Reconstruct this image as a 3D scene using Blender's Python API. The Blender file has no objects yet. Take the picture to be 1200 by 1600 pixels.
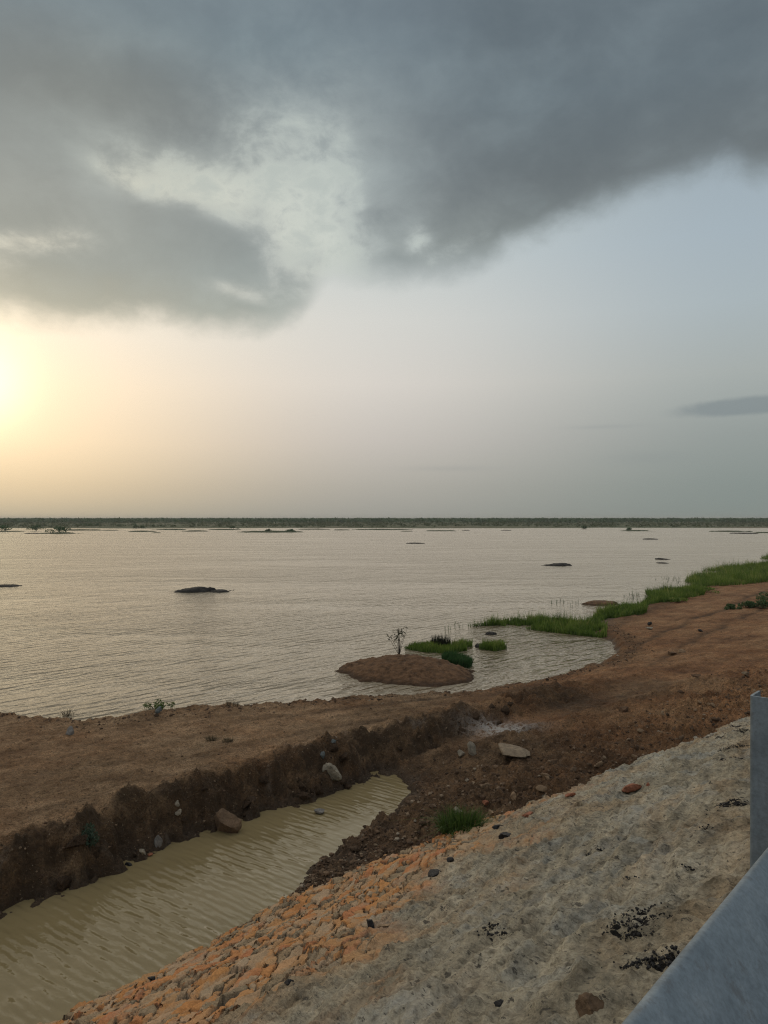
import bpy, math, random
import numpy as np
from mathutils import Vector, Matrix

rng = np.random.default_rng(7)
random.seed(7)
R = math.radians
scene = bpy.context.scene
COL = scene.collection

# ------------------------------------------------------------------ camera
F = 1164.0
H = 5.0
PITCH = math.atan(11.0 / F)
cam_d = bpy.data.cameras.new("camera")
cam = bpy.data.objects.new("camera", cam_d)
COL.objects.link(cam)
cam.location = (0, 0, H)
cam.rotation_euler = (math.pi / 2 + PITCH, 0, 0)
cam_d.sensor_fit = 'VERTICAL'
cam_d.sensor_height = 36.0
cam_d.lens = 36.0 * F / 1600.0
cam_d.clip_start = 0.05
cam_d.clip_end = 20000
scene.camera = cam
scene.view_settings.view_transform = 'Standard'
scene.view_settings.look = 'None'
scene.view_settings.exposure = 0
scene.view_settings.gamma = 1


def ray(px, py):
    u, v = (px - 600) / F, (800 - py) / F
    c, s = math.cos(PITCH), math.sin(PITCH)
    return np.array([u, c - s * v, s + c * v])


def at_z(px, py, z=0.0):
    d = ray(px, py)
    k = (z - H) / d[2]
    return np.array([d[0] * k, d[1] * k, z])


def at_y(px, py, Y):
    d = ray(px, py)
    k = Y / d[1]
    return np.array([d[0] * k, Y, H + d[2] * k])


# ------------------------------------------------------------------ numpy noise
def _hash(ix, iy, seed):
    h = (ix.astype(np.int64) * 374761393 + iy.astype(np.int64) * 668265263 + seed * 974711) & 0xffffffff
    h = ((h ^ (h >> 13)) * 1274126177) & 0xffffffff
    h = (h ^ (h >> 16)) & 0xffffffff
    h = (h * 2246822519) & 0xffffffff
    return ((h ^ (h >> 15)) & 0xffffff) / float(0xffffff)


def perlin(x, y, seed=0):
    x = np.asarray(x, dtype=np.float64); y = np.asarray(y, dtype=np.float64)
    ix, iy = np.floor(x), np.floor(y)
    fx, fy = x - ix, y - iy
    ix = ix.astype(np.int64); iy = iy.astype(np.int64)
    u = fx * fx * fx * (fx * (fx * 6 - 15) + 10)
    v = fy * fy * fy * (fy * (fy * 6 - 15) + 10)

    def g(dx, dy):
        a = _hash(ix + dx, iy + dy, seed) * 2 * math.pi
        return np.cos(a) * (fx - dx) + np.sin(a) * (fy - dy)
    a = g(0, 0); b = g(1, 0); c = g(0, 1); d = g(1, 1)
    return ((a + (b - a) * u) * (1 - v) + (c + (d - c) * u) * v) * 1.5


def fbm(x, y, oct=4, seed=0, gain=0.5, lac=2.03):
    r = 0; a = 1.0; n = 0
    for i in range(oct):
        r = r + a * perlin(x, y, seed + i * 17)
        n += a
        a *= gain
        x = x * lac + 11.3; y = y * lac - 7.7
    return r / n


def ridged(x, y, oct=3, seed=0):
    r = 0; a = 1.0; n = 0
    for i in range(oct):
        r = r + a * (1 - np.abs(perlin(x, y, seed + i * 17)) * 1.6)
        n += a; a *= .5
        x = x * 2.1 + 3.1; y = y * 2.1 + 5.7
    return r / n


def voronoi(x, y, seed=0, jit=0.9):
    """F1, F2, two random numbers of the nearest cell, offset to its point"""
    x = np.asarray(x, float); y = np.asarray(y, float)
    ix, iy = np.floor(x).astype(np.int64), np.floor(y).astype(np.int64)
    f1 = np.full(x.shape, 9.0); f2 = np.full(x.shape, 9.0)
    r1 = np.zeros(x.shape); r2 = np.zeros(x.shape); ox = np.zeros(x.shape); oy = np.zeros(x.shape)
    for dx in (-1, 0, 1):
        for dy in (-1, 0, 1):
            cx, cy = ix + dx, iy + dy
            pxx = cx + .5 + (_hash(cx, cy, seed) - .5) * jit
            pyy = cy + .5 + (_hash(cx, cy, seed + 1) - .5) * jit
            ex, ey = x - pxx, y - pyy
            d = np.sqrt(ex * ex + ey * ey)
            near = d < f1
            f2 = np.where(near, f1, np.minimum(f2, d))
            f1 = np.where(near, d, f1)
            r1 = np.where(near, _hash(cx, cy, seed + 2), r1)
            r2 = np.where(near, _hash(cx, cy, seed + 3), r2)
            ox = np.where(near, ex, ox); oy = np.where(near, ey, oy)
    return f1, f2, r1, r2, ox, oy


def sstep(a, b, x):
    k = np.clip((x - a) / (b - a), 0, 1)
    return k * k * (3 - 2 * k)


# ------------------------------------------------------------------ mesh helpers
def link(name, me, parent=None, mat=None):
    o = bpy.data.objects.new(name, me)
    COL.objects.link(o)
    if mat is not None and me is not None:
        me.materials.append(mat)
    if parent is not None:
        o.parent = parent
    return o


def tag(o, label=None, cat=None, group=None, kind=None):
    if label: o['label'] = label
    if cat: o['category'] = cat
    if group: o['group'] = group
    if kind: o['kind'] = kind
    return o


def mesh_np(name, verts, faces_list, smooth=True):
    """faces_list: list of int arrays (n,k)"""
    me = bpy.data.meshes.new(name)
    verts = np.asarray(verts, dtype=np.float32)
    me.vertices.add(len(verts))
    me.vertices.foreach_set("co", verts.ravel())
    faces_list = [np.asarray(f, dtype=np.int32) for f in faces_list if len(f)]
    nl = sum(f.size for f in faces_list); nf = sum(len(f) for f in faces_list)
    me.loops.add(nl)
    me.loops.foreach_set("vertex_index", np.concatenate([f.ravel() for f in faces_list]))
    starts = []; pos = 0
    for f in faces_list:
        k = f.shape[1]
        starts.append(pos + np.arange(len(f)) * k)
        pos += f.size
    me.polygons.add(nf)
    me.polygons.foreach_set("loop_start", np.concatenate(starts).astype(np.int32))
    me.polygons.foreach_set("use_smooth", np.full(nf, smooth, dtype=bool))
    me.update(calc_edges=True)
    me.validate()
    return me


def add_attr(me, name, arr):
    a = me.attributes.new(name, 'FLOAT', 'POINT')
    a.data.foreach_set("value", np.asarray(arr, dtype=np.float32).ravel())


def grid_faces(ns, nt):
    i = np.arange(ns * nt).reshape(ns, nt)
    return np.stack([i[:-1, :-1].ravel(), i[1:, :-1].ravel(), i[1:, 1:].ravel(), i[:-1, 1:].ravel()], 1)


# ------------------------------------------------------------------ node helpers
class Nodes:
    def __init__(self, tree):
        self.t = tree; self.n = tree.nodes; self.l = tree.links

    def new(self, typ, **kw):
        n = self.n.new(typ)
        for k, v in kw.items():
            setattr(n, k, v)
        return n

    def put(self, sock, v):
        if isinstance(v, S): v = v.s
        if hasattr(v, 'is_output'):
            self.l.new(v, sock)
        else:
            if sock.type == 'RGBA' and not hasattr(v, '__len__'):
                v = (v, v, v, 1)
            if sock.type == 'RGBA' and len(v) == 3:
                v = tuple(v) + (1,)
            sock.default_value = v

    def math(self, op, a, b=None, c=None):
        n = self.new('ShaderNodeMath', operation=op)
        self.put(n.inputs[0], a)
        if b is not None: self.put(n.inputs[1], b)
        if c is not None: self.put(n.inputs[2], c)
        return S(self, n.outputs[0])

    def step(self, a, b, x):
        n = self.new('ShaderNodeMapRange', interpolation_type='SMOOTHSTEP')
        self.put(n.inputs['Value'], x)
        self.put(n.inputs['From Min'], a); self.put(n.inputs['From Max'], b)
        return S(self, n.outputs[0])

    def mix(self, f, a, b, blend='MIX'):
        n = self.new('ShaderNodeMix', data_type='RGBA', blend_type=blend)
        self.put(n.inputs[0], f); self.put(n.inputs[6], a); self.put(n.inputs[7], b)
        return n.outputs[2]

    def ramp(self, f, stops, interp='LINEAR'):
        n = self.new('ShaderNodeValToRGB')
        cr = n.color_ramp; cr.interpolation = interp
        while len(cr.elements) < len(stops): cr.elements.new(0.5)
        for e, (p, c) in zip(cr.elements, stops):
            e.position = p; e.color = tuple(c) + (1,) if len(c) == 3 else c
        self.put(n.inputs[0], f)
        return n.outputs[0]

    def noise(self, vec, scale, detail=4, rough=.5, dist=0, dim='3D'):
        n = self.new('ShaderNodeTexNoise', noise_dimensions=dim)
        if vec is not None: self.put(n.inputs['Vector'], vec)
        n.inputs['Scale'].default_value = scale
        n.inputs['Detail'].default_value = detail
        n.inputs['Roughness'].default_value = rough
        n.inputs['Distortion'].default_value = dist
        return S(self, n.outputs[0])

    def voro(self, vec, scale, feature='F1', rand=1):
        n = self.new('ShaderNodeTexVoronoi', feature=feature)
        if vec is not None: self.put(n.inputs['Vector'], vec)
        n.inputs['Scale'].default_value = scale
        n.inputs['Randomness'].default_value = rand
        return n

    def wave(self, vec, lam, dist=3.0, det=2.0, dscale=1.0):
        n = self.new('ShaderNodeTexWave', wave_type='BANDS', bands_direction='Y', wave_profile='SIN')
        self.put(n.inputs['Vector'], vec)
        n.inputs['Scale'].default_value = .314 / lam
        n.inputs['Distortion'].default_value = dist
        n.inputs['Detail'].default_value = det
        n.inputs['Detail Scale'].default_value = dscale
        return S(self, n.outputs['Fac'])

    def mapping(self, vec, loc=(0, 0, 0), rot=(0, 0, 0), scale=(1, 1, 1), typ='POINT'):
        n = self.new('ShaderNodeMapping', vector_type=typ)
        self.put(n.inputs[0], vec)
        n.inputs[1].default_value = loc; n.inputs[2].default_value = rot; n.inputs[3].default_value = scale
        return n.outputs[0]

    def attr(self, name):
        n = self.new('ShaderNodeAttribute', attribute_name=name)
        return S(self, n.outputs['Fac'])

    def bump(self, h, strength=1, dist=1, normal=None):
        n = self.new('ShaderNodeBump')
        n.inputs['Strength'].default_value = strength
        n.inputs['Distance'].default_value = dist
        self.put(n.inputs['Height'], h)
        if normal is not None: self.l.new(normal, n.inputs['Normal'])
        return n.outputs[0]


class S:
    def __init__(self, k, s): self.k = k; self.s = s
    def __add__(self, o): return self.k.math('ADD', self, o)
    __radd__ = __add__
    def __mul__(self, o): return self.k.math('MULTIPLY', self, o)
    __rmul__ = __mul__
    def __sub__(self, o): return self.k.math('SUBTRACT', self, o)
    def __rsub__(self, o): return self.k.math('SUBTRACT', o, self)
    def __truediv__(self, o): return self.k.math('DIVIDE', self, o)
    def clamp(self):
        r = self.k.math('ADD', self, 0.0); r.s.node.use_clamp = True; return r


def lin(r, g, b):
    f = lambda c: (c / 255 / 12.92) if c / 255 <= .04045 else ((c / 255 + .055) / 1.055) ** 2.4
    return (f(r), f(g), f(b))


def material(name, rough=.9, spec=.3):
    m = bpy.data.materials.new(name)
    m.use_nodes = True
    k = Nodes(m.node_tree)
    b = k.n['Principled BSDF']
    b.inputs['Roughness'].default_value = rough
    b.inputs['Specular IOR Level'].default_value = spec
    return m, k, b


# ------------------------------------------------------------------ the sky
SUN_AZ = math.atan2(-640, F)
SUN_EL = math.atan(221 / math.hypot(640, F))
SUN = Vector((math.sin(SUN_AZ) * math.cos(SUN_EL), math.cos(SUN_AZ) * math.cos(SUN_EL), math.sin(SUN_EL)))


def px_u(px): return math.atan((px - 600) / F)
def px_dir(px, py):
    d = ray(px, py); return d / np.linalg.norm(d)
def px_el(px, py): return math.asin(px_dir(px, py)[2])


def build_world():
    w = bpy.data.worlds.new("World")
    scene.world = w
    w.use_nodes = True
    k = Nodes(w.node_tree)
    bg = k.n['Background']
    tc = k.new('ShaderNodeTexCoord')
    D = tc.outputs['Generated']
    sep = k.new('ShaderNodeSeparateXYZ'); k.put(sep.inputs[0], D)
    x, y, z = (S(k, o) for o in sep.outputs)
    u = k.math('ARCTAN2', x, y)
    el = k.math('ARCSINE', z)

    sky = k.new('ShaderNodeTexSky')
    sky.sky_type = 'NISHITA'
    sky.sun_disc = False
    sky.sun_elevation = SUN_EL
    sky.sun_rotation = SUN_AZ
    sky.dust_density = 4.0
    sky.air_density = 1.0

    # hazy clear air: three elevation ramps blended by azimuth
    e = el / 0.8
    P = lambda py: max(0.0, math.asin((811 - py) / math.hypot(F, 811 - py)) / 0.8)
    left = k.ramp(e, [(0, lin(182, 173, 150)), (P(760), lin(202, 187, 160)), (P(700), lin(232, 211, 180)), (P(620), lin(246, 226, 197)),
                      (P(540), lin(244, 232, 212)), (P(440), lin(224, 222, 210)), (P(300), lin(192, 199, 192)), (1, lin(150, 158, 160))])
    mid = k.ramp(e, [(0, lin(158, 158, 151)), (P(760), lin(172, 170, 163)), (P(690), lin(195, 190, 184)), (P(600), lin(215, 210, 203)),
                     (P(500), lin(213, 213, 208)), (P(400), lin(201, 208, 207)), (P(250), lin(188, 199, 200)), (1, lin(150, 158, 160))])
    right = k.ramp(e, [(0, lin(132, 142, 138)), (P(760), lin(136, 146, 143)), (P(690), lin(148, 156, 154)), (P(600), lin(167, 174, 172)),
                       (P(500), lin(170, 182, 187)), (P(400), lin(166, 180, 189)), (P(250), lin(158, 172, 181)), (1, lin(140, 150, 158))])
    air = k.mix(k.step(px_u(-60), px_u(620), u), left, mid)
    air = k.mix(k.step(px_u(520), px_u(1220), u), air, right)

    # clouds ------------------------------------------------
    ns = k.new('ShaderNodeVectorMath', operation='MULTIPLY'); k.put(ns.inputs[0], D); ns.inputs[1].default_value = (1, 1, 1.5)
    Dv = ns.outputs[0]
    n_big = k.noise(Dv, 3.1, 3, .5, .3) - .5
    n_mid = k.noise(Dv, 7.5, 6, .56, .25) - .5
    n_fin = k.noise(Dv, 17, 9, .64, .3) - .5

    def blob(px, py, rx, ry, ang=0.0, soft=1.0):
        """smooth elliptic bump of 1 at its centre, in direction space"""
        u0, e0 = px_u(px), px_el(px, py)
        ca, sa = math.cos(ang), math.sin(ang)
        du, de = u - u0, el - e0
        a = (du * ca + de * sa) / (rx / F)
        b = (de * ca - du * sa) / (ry / F)
        q = a * a + b * b
        return k.math('EXPONENT', q * (-1.0 * soft))

    # lower edge of the big cloud deck, as a curve over azimuth
    edge = [(-900, 420), (-200, 500), (0, 490), (80, 508), (160, 514), (250, 508), (370, 520), (460, 500), (520, 440), (580, 440), (650, 448), (740, 428), (800, 392),
            (870, 362), (950, 326), (1040, 296), (1130, 262), (1200, 280), (1300, 250), (1900, 150)]
    u0, u1 = px_u(-900), px_u(1900)
    fc = k.new('ShaderNodeFloatCurve')
    cv = fc.mapping.curves[0]
    pts = [((px_u(p) - u0) / (u1 - u0), px_el(p, q) / 0.8) for p, q in edge]
    while len(cv.points) < len(pts): cv.points.new(.5, .5)
    for pnt, (a, b) in zip(cv.points, pts):
        pnt.location = (a, b); pnt.handle_type = 'AUTO_CLAMPED'
    fc.mapping.update()
    k.put(fc.inputs['Value'], ((u - u0) / (u1 - u0)).clamp())
    eb = S(k, fc.outputs[0]) * 0.8
    d = el - eb + n_mid * 0.060 + n_fin * 0.034
    deck = k.step(-0.016, 0.034, d)
    # holes in the deck
    hole = blob(430, 300, 105, 100, 0.4) * .85 + blob(290, 288, 110, 42, -0.25) * .80 + blob(495, 400, 85, 52) * .80 \
        + blob(70, 374, 70, 18, .15) * .62 + blob(525, 300, 45, 110, 0) * .35 + blob(655, 377, 22, 24) * .62 + blob(365, 452, 50, 13, -.25) * .42 \
        + blob(700, 400, 60, 16, .4) * .45 + blob(205, 282, 50, 16, -.3) * .45 + blob(-40, 400, 60, 40) * .5
    hole = hole - blob(335, 378, 80, 44, -.2) * .85 - blob(482, 402, 30, 16) * .4 - blob(405, 330, 22, 34) * .3
    wisp = n_mid * 2.4 + n_fin * 3.0
    veil = k.step(-.10, 1.05, hole + blob(575, 240, 130, 160) * .40 + blob(330, 250, 220, 90) * .30 + (n_mid * 1.3 + n_fin * 1.0) * k.step(0.0, .3, hole + .12))
    brk = k.step(.16, 1.28, hole + wisp * k.step(.0, .5, hole))
    hole = (veil * .44 + brk * .66).clamp()
    cover = deck * (1.0 - hole * 0.92)
    # small separate cloud low on the right, and thin streaks
    sm = blob(1180, 634, 115, 15, 0.02, .9) + n_fin * .5 + n_mid * .35
    small = k.step(.34, .75, sm) * .62 + blob(940, 667, 50, 3.0) * .16 + blob(1010, 715, 60, 10) * .12 + blob(700, 732, 70, 4) * .14

    # cloud colour
    c_top = k.ramp(e, [(P(540), lin(158, 168, 163)), (P(440), lin(146, 157, 158)), (P(330), lin(134, 143, 146)), (P(200), lin(122, 132, 137)), (P(60), lin(115, 129, 138)), (1, lin(118, 130, 140))])
    c_right = k.ramp(e, [(P(470), lin(150, 160, 162)), (P(380), lin(130, 138, 138)), (P(290), lin(111, 119, 122)), (P(160), lin(105, 117, 124)), (1, lin(98, 111, 121))])
    cc = k.mix(k.step(px_u(520), px_u(800), u + n_big * .3), c_top, c_right)
    cc = k.mix((blob(330, 70, 260, 60) * .4 + n_mid * .6).clamp(), cc, lin(126, 144, 152))
    cc = k.mix((blob(150, 130, 170, 60) * .5).clamp(), cc, lin(122, 128, 126))
    lite = k.step(-.25, .32, n_mid * .9 + n_fin * .22 + n_big * .7)
    cc = k.mix(1.0, cc, k.ramp(lite, [(0, (.86, .87, .88)), (1, (1.16, 1.15, 1.13))]), 'MULTIPLY')
    # glow seen through the cloud's thin rims
    rim = (1.0 - k.step(0.0, .09, d)) * .5
    sund = k.new('ShaderNodeVectorMath', operation='DOT_PRODUCT'); k.put(sund.inputs[0], D); sund.inputs[1].default_value = SUN
    ang = k.math('ARCCOSINE', k.math('MINIMUM', S(k, sund.outputs['Value']), 0.99999))
    near = k.math('EXPONENT', ang * ang * (-1 / .30 ** 2))
    near2 = k.math('EXPONENT', ang * ang * (-1 / .14 ** 2))
    cc = k.mix((near * .38 + rim * near * .5).clamp(), cc, lin(214, 200, 168))

    # sun glow in the hazy air
    core = k.math('EXPONENT', ang * ang * (-1 / .050 ** 2))
    air2 = k.mix((near2 * .16).clamp(), air, lin(255, 236, 208))
    air2 = k.mix((core * .9 + near2 * near2 * .03).clamp(), air2, (1.5, 1.40, .90))
    holecol = k.mix(near, lin(206, 214, 206), lin(234, 220, 186))
    holecol = k.mix(k.step(-.10, .14, n_fin + n_mid * .4) * .60, holecol, lin(168, 178, 174))
    holemask = deck * hole
    a3 = k.mix(holemask * .75, air2, holecol)
    col = k.mix((cover * .96).clamp(), a3, cc)
    col = k.mix((small).clamp(), col, lin(122, 133, 138))
    # behind and above the camera: an even grey overcast
    up = k.step(0.62, 1.1, el)
    col = k.mix(up, col, (.60, .60, .60))
    back = k.step(1.0, 2.2, k.math('ABSOLUTE', u))
    col = k.mix(back * .8, col, (.50, .52, .54))
    low = k.step(-.02, -.15, el)
    col = k.mix(low, col, (.10, .09, .075))
    # a share of the physical sky where the air is clear
    clear = (1.0 - cover) * .035
    nish = k.mix(1.0, sky.outputs[0], clear, 'MULTIPLY')
    ten = k.mix(1.0, col, (9.6, 9.6, 9.6), 'MULTIPLY')
    tot = k.mix(1.0, ten, nish, 'ADD')
    k.l.new(tot, bg.inputs[0])
    bg.inputs[1].default_value = 0.1
    w.cycles.sampling_method = 'MANUAL'
    w.cycles.sample_map_resolution = 1024


build_world()
sd = bpy.data.lights.new("sun", 'SUN')
sd.energy = 0.9
sd.angle = R(140)
sd.color = (1.0, .78, .52)
sun = bpy.data.objects.new("sun", sd)
COL.objects.link(sun)
sun.rotation_mode = 'QUATERNION'
sun.rotation_quaternion = SUN.to_track_quat('Z', 'Y')
sun.location = (-30, 50, 40)

# ------------------------------------------------------------------ shore profile, in coordinates along (s) and across (t) the embankment
D1 = np.array([math.sin(R(50)), math.cos(R(50))])
N1 = np.array([-D1[1], D1[0]])
PZ = 0.15                                   # level of the ditch water


def st(x, y): return x * D1[0] + y * D1[1], x * N1[0] + y * N1[1]
def xy(s, t): return s * D1[0] + t * N1[0], s * D1[1] + t * N1[1]


def tab(s, pairs):
    a, b = zip(*pairs); return np.interp(s, a, b)


K_ = [(-10, .50), (2.3, .489), (5, .467), (6, .45), (8.5, .435), (15, .416), (60, .41)]
T0_ = [(-10, 7.5), (2.3, 7.6), (5, 7.85), (6, 7.8), (7, 7.6), (8.5, 7.2), (11, 6.95), (15, 6.67), (25, 6.6), (60, 6.9), (200, 7)]
T1_ = [(-10, 7.7), (2.3, 7.75), (5, 8.0), (5.6, 8.25), (6.2, 8.6), (7.5, 8.95), (8.4, 9.35), (8.9, 9.75), (9.3, 10.3), (9.6, 10.5), (12, 10.0), (16, 9.5), (200, 9.5)]
Z1_ = [(-10, -.14), (4.7, -.14), (5.5, .14), (8.9, .15), (9.4, .17), (10.2, .36), (12, .5), (15, .66), (18, .78), (24, .7), (40, .7), (200, .6)]
ZB_ = [(-10, -.25), (8.2, -.2), (9.0, .02), (9.45, .17), (10.2, .36), (12, .5), (15, .62), (18, .74), (24, .66), (40, .6), (200, .55)]
T4_ = [(-10, 10.0), (2.2, 10.05), (5, 10.6), (7, 10.68), (8.3, 10.82), (9.2, 10.9), (12, 11.0), (16, 11.0), (200, 11.0)]
T5_ = [(-10, 10.35), (2.2, 10.45), (4, 10.9), (6, 11.15), (8, 11.32), (9.5, 11.45), (12, 11.45), (14, 11.4), (18, 11.6), (200, 12)]
Z5_ = [(-10, .78), (9, .80), (14, .78), (18, .72), (24, .62), (40, .5), (200, .5)]
T6_ = [(-10, 20), (3, 19), (4.15, 18.3), (5.4, 16.6), (7.7, 16.0), (11.5, 14.7), (14.7, 13.95), (18.1, 13.9), (21.4, 14.1), (24, 14.9), (26.4, 16.6), (29.1, 19.2), (34, 20.8),
       (49, 25.6), (64, 27.5), (102, 40), (200, 70)]
Z6_ = [(-10, .62), (4, .62), (8, .62), (11.5, .52), (14.7, .28), (18, .24), (24, .24), (27, .22), (30, .12), (49, .16), (200, .2)]
DT7_ = [(-10, .5), (11, .6), (15, .6), (18, .4), (26, .4), (30, 1.2), (200, 3.0)]


def plane_z(s, t): return 3.4 - tab(s, K_) * (np.maximum(t, .9) - .9)


def base_h(s, t):
    """smooth shape of the land"""
    w1 = fbm(s * .55, t * .55, 3, 3) * .32 + fbm(s * 2.1, t * 2.1, 3, 5) * .20 + ridged(s * 3.3, t * 3.3, 3, 9) * .16 * sstep(9.6, 10.2, t) * (1 - sstep(11.6, 12.4, t)) * (1 - sstep(12, 16, s)) - .09 * sstep(9.6, 10.2, t)
    f = sstep(7.6, 9.0, t)
    t = t + w1 * f
    T0, T1, T4, T5, T6 = (tab(s, q) for q in (T0_, T1_, T4_, T5_, T6_))
    T7 = T6 + tab(s, DT7_)
    Z0 = plane_z(s, T0) - .02
    Z1, ZB, Z5, Z6 = (tab(s, q) for q in (Z1_, ZB_, Z5_, Z6_))
    T5 = T5 + .42 * perlin(s * .75, 0 * s + 4.2, 12) * sstep(-3, 3, s) + .16 * perlin(s * 2.7, 0 * s + 1.2, 13)
    T4 = T4 + .16 * perlin(s * 1.3, 0 * s + 9.2, 14)
    T5 = np.maximum(T5, T4 + .28)
    Tm = np.minimum(T1 + .5, (T1 + T4) / 2 - .02)
    Tn = np.maximum(T4 - .35, (T1 + T4) / 2 + .02)
    Z4 = np.maximum(np.where(s < 9.3, PZ, ZB + .05), ZB)
    ts = [T0, T1, Tm, Tn, T4, T5, T6, T7, T7 + 4]
    zs = [Z0, Z1, ZB, ZB, Z4, Z5, Z6, -.06 + 0 * s, -.9 + 0 * s]
    z = plane_z(s, np.minimum(t, T0)) - .16 * sstep(0, .5, T0 - t)
    for a in range(len(ts) - 1):
        k = np.clip((t - ts[a]) / np.maximum(ts[a + 1] - ts[a], .02), 0, 1)
        if a == 4: k = sstep(0, 1, k) * .5 + .5 * k ** .7
        z = z + k * (zs[a + 1] - zs[a])
    return z, T0, T1, T4, T5, T6


def ruts(s, t):
    """wheel tracks of vehicles along the bank"""
    w = fbm(s * .25, s * 0 + 2.2, 2, 240) * .5
    c1 = tab(s, [(-10, 14.6), (0, 14.2), (3, 14.0), (7.7, 13.2), (11.5, 12.7), (16, 12.2), (21, 12.8), (27, 15.0), (48, 20), (100, 30), (200, 50)]) + w
    c2 = tab(s, [(-10, 10.5), (11, 10.2), (16, 9.7), (26, 10.8), (50, 13.5), (100, 18), (200, 28)]) + w * .8
    q = np.zeros_like(s)
    brk = .45 + .55 * sstep(-.25, .2, fbm(s * .35, t * .35, 2, 242))
    for c, on in ((c1, 1.0), (c2, sstep(12, 16, s))):
        for o in (-.85, .85):
            q = np.maximum(q, np.exp(-((t - c - o) / .21) ** 2) * on)
    return q * brk


def ground_h(s, t, fine=True):
    z, T0, T1, T4, T5, T6 = base_h(s, t)
    dt0 = t - T0
    bank = sstep(T4 - .3, T4, t) * (1 - sstep(T5, T5 + .5, t)) * (1 - sstep(14, 19, s))
    track = sstep(T5, T5 + .6, t) * (1 - sstep(T6 - .8, T6 - .1, t))
    spoil = sstep(-.2, .2, dt0) * (1 - sstep(1.5, 3.0, dt0 - .10 * np.maximum(s - 12, 0)*.25)) * sstep(5.0, 7.5, s)
    toe = sstep(-.1, .15, dt0) * (1 - sstep(.0, .5, t - T1)) * sstep(3.8, 5.2, s)
    shore = sstep(T6 - 1.4, T6 - .2, t)
    land = sstep(-.1, .2, dt0)
    # noise
    z = z + land * fbm(s * .8, t * .8, 3, 21) * .05
    z = z + land * fbm(s * 4, t * 4.5, 4, 31) * .04
    # wheel ruts and drag marks run along the track
    z = z + track * (fbm(s * .5, t * 3.3, 3, 41) * .022 + fbm(s * 1.6, t * 9, 3, 45) * .016)
    z = z - track * ruts(s, t) * (.02 + .045 * sstep(6, 14, s)) * (.6 + .8 * np.abs(fbm(s * 5, t * 2, 2, 244)))
    z = z + bank * (fbm(s * 3.0, t * 3.0, 5, 51) * .24 + fbm(s * 1.4, t * 1.4, 2, 53) * .20 + ridged(s * 5, t * 5, 3, 55) * .07 + fbm(s * 13, t * 13, 3, 57) * .05 - .04)
    mp = np.maximum(spoil, toe * .7)
    if np.any(mp > 0):
        f1, f2, r1, r2, ox, oy = voronoi(s * 6.5 + fbm(s * 3, t * 3, 2, 60), t * 6.5 + fbm(s * 3, t * 3, 2, 61), 60)
        cl = np.clip(1 - f1 * 1.5, 0, 1) ** .6 * (.3 + .7 * r1)
        f1, f2, r1, r2, ox, oy = voronoi(s * 15, t * 15, 64)
        c2 = np.clip(1 - f1 * 1.5, 0, 1) ** .6 * (.2 + .8 * r1)
        z = z + mp * (cl * .16 * (.4 + .6 * sstep(-.2, .35, fbm(s * .7, t * .7, 2, 66))) + c2 * .07 + fbm(s * 2.2, t * 2.6, 4, 70) * .12 - .01)
    z = z + toe * (fbm(s * 2.0, t * 2.0, 3, 74) * .10 + .04)
    z = z + shore * fbm(s * 2.4, t * 2.4, 4, 80) * .10 * (1 - sstep(.0, .6, t - T6))
    if fine:
        f1, f2, r1, r2, ox, oy = voronoi(s * 9, t * 9, 90)
        peb = np.clip(1 - f1 * 1.9, 0, 1) ** .5 * sstep(.72, .95, r1)
        z = z + land * peb * .035 * (.5 + .5 * bank)
        z = z + land * fbm(s * 14, t * 14, 3, 95) * .022
    return z


def gh(x, y):
    s, t = st(np.atleast_1d(np.float64(x)), np.atleast_1d(np.float64(y)))
    return ground_h(s, t, False)


def mound_h(x, y):
    return np.full(np.shape(x), -9.0)


EMB_S = None


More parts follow.
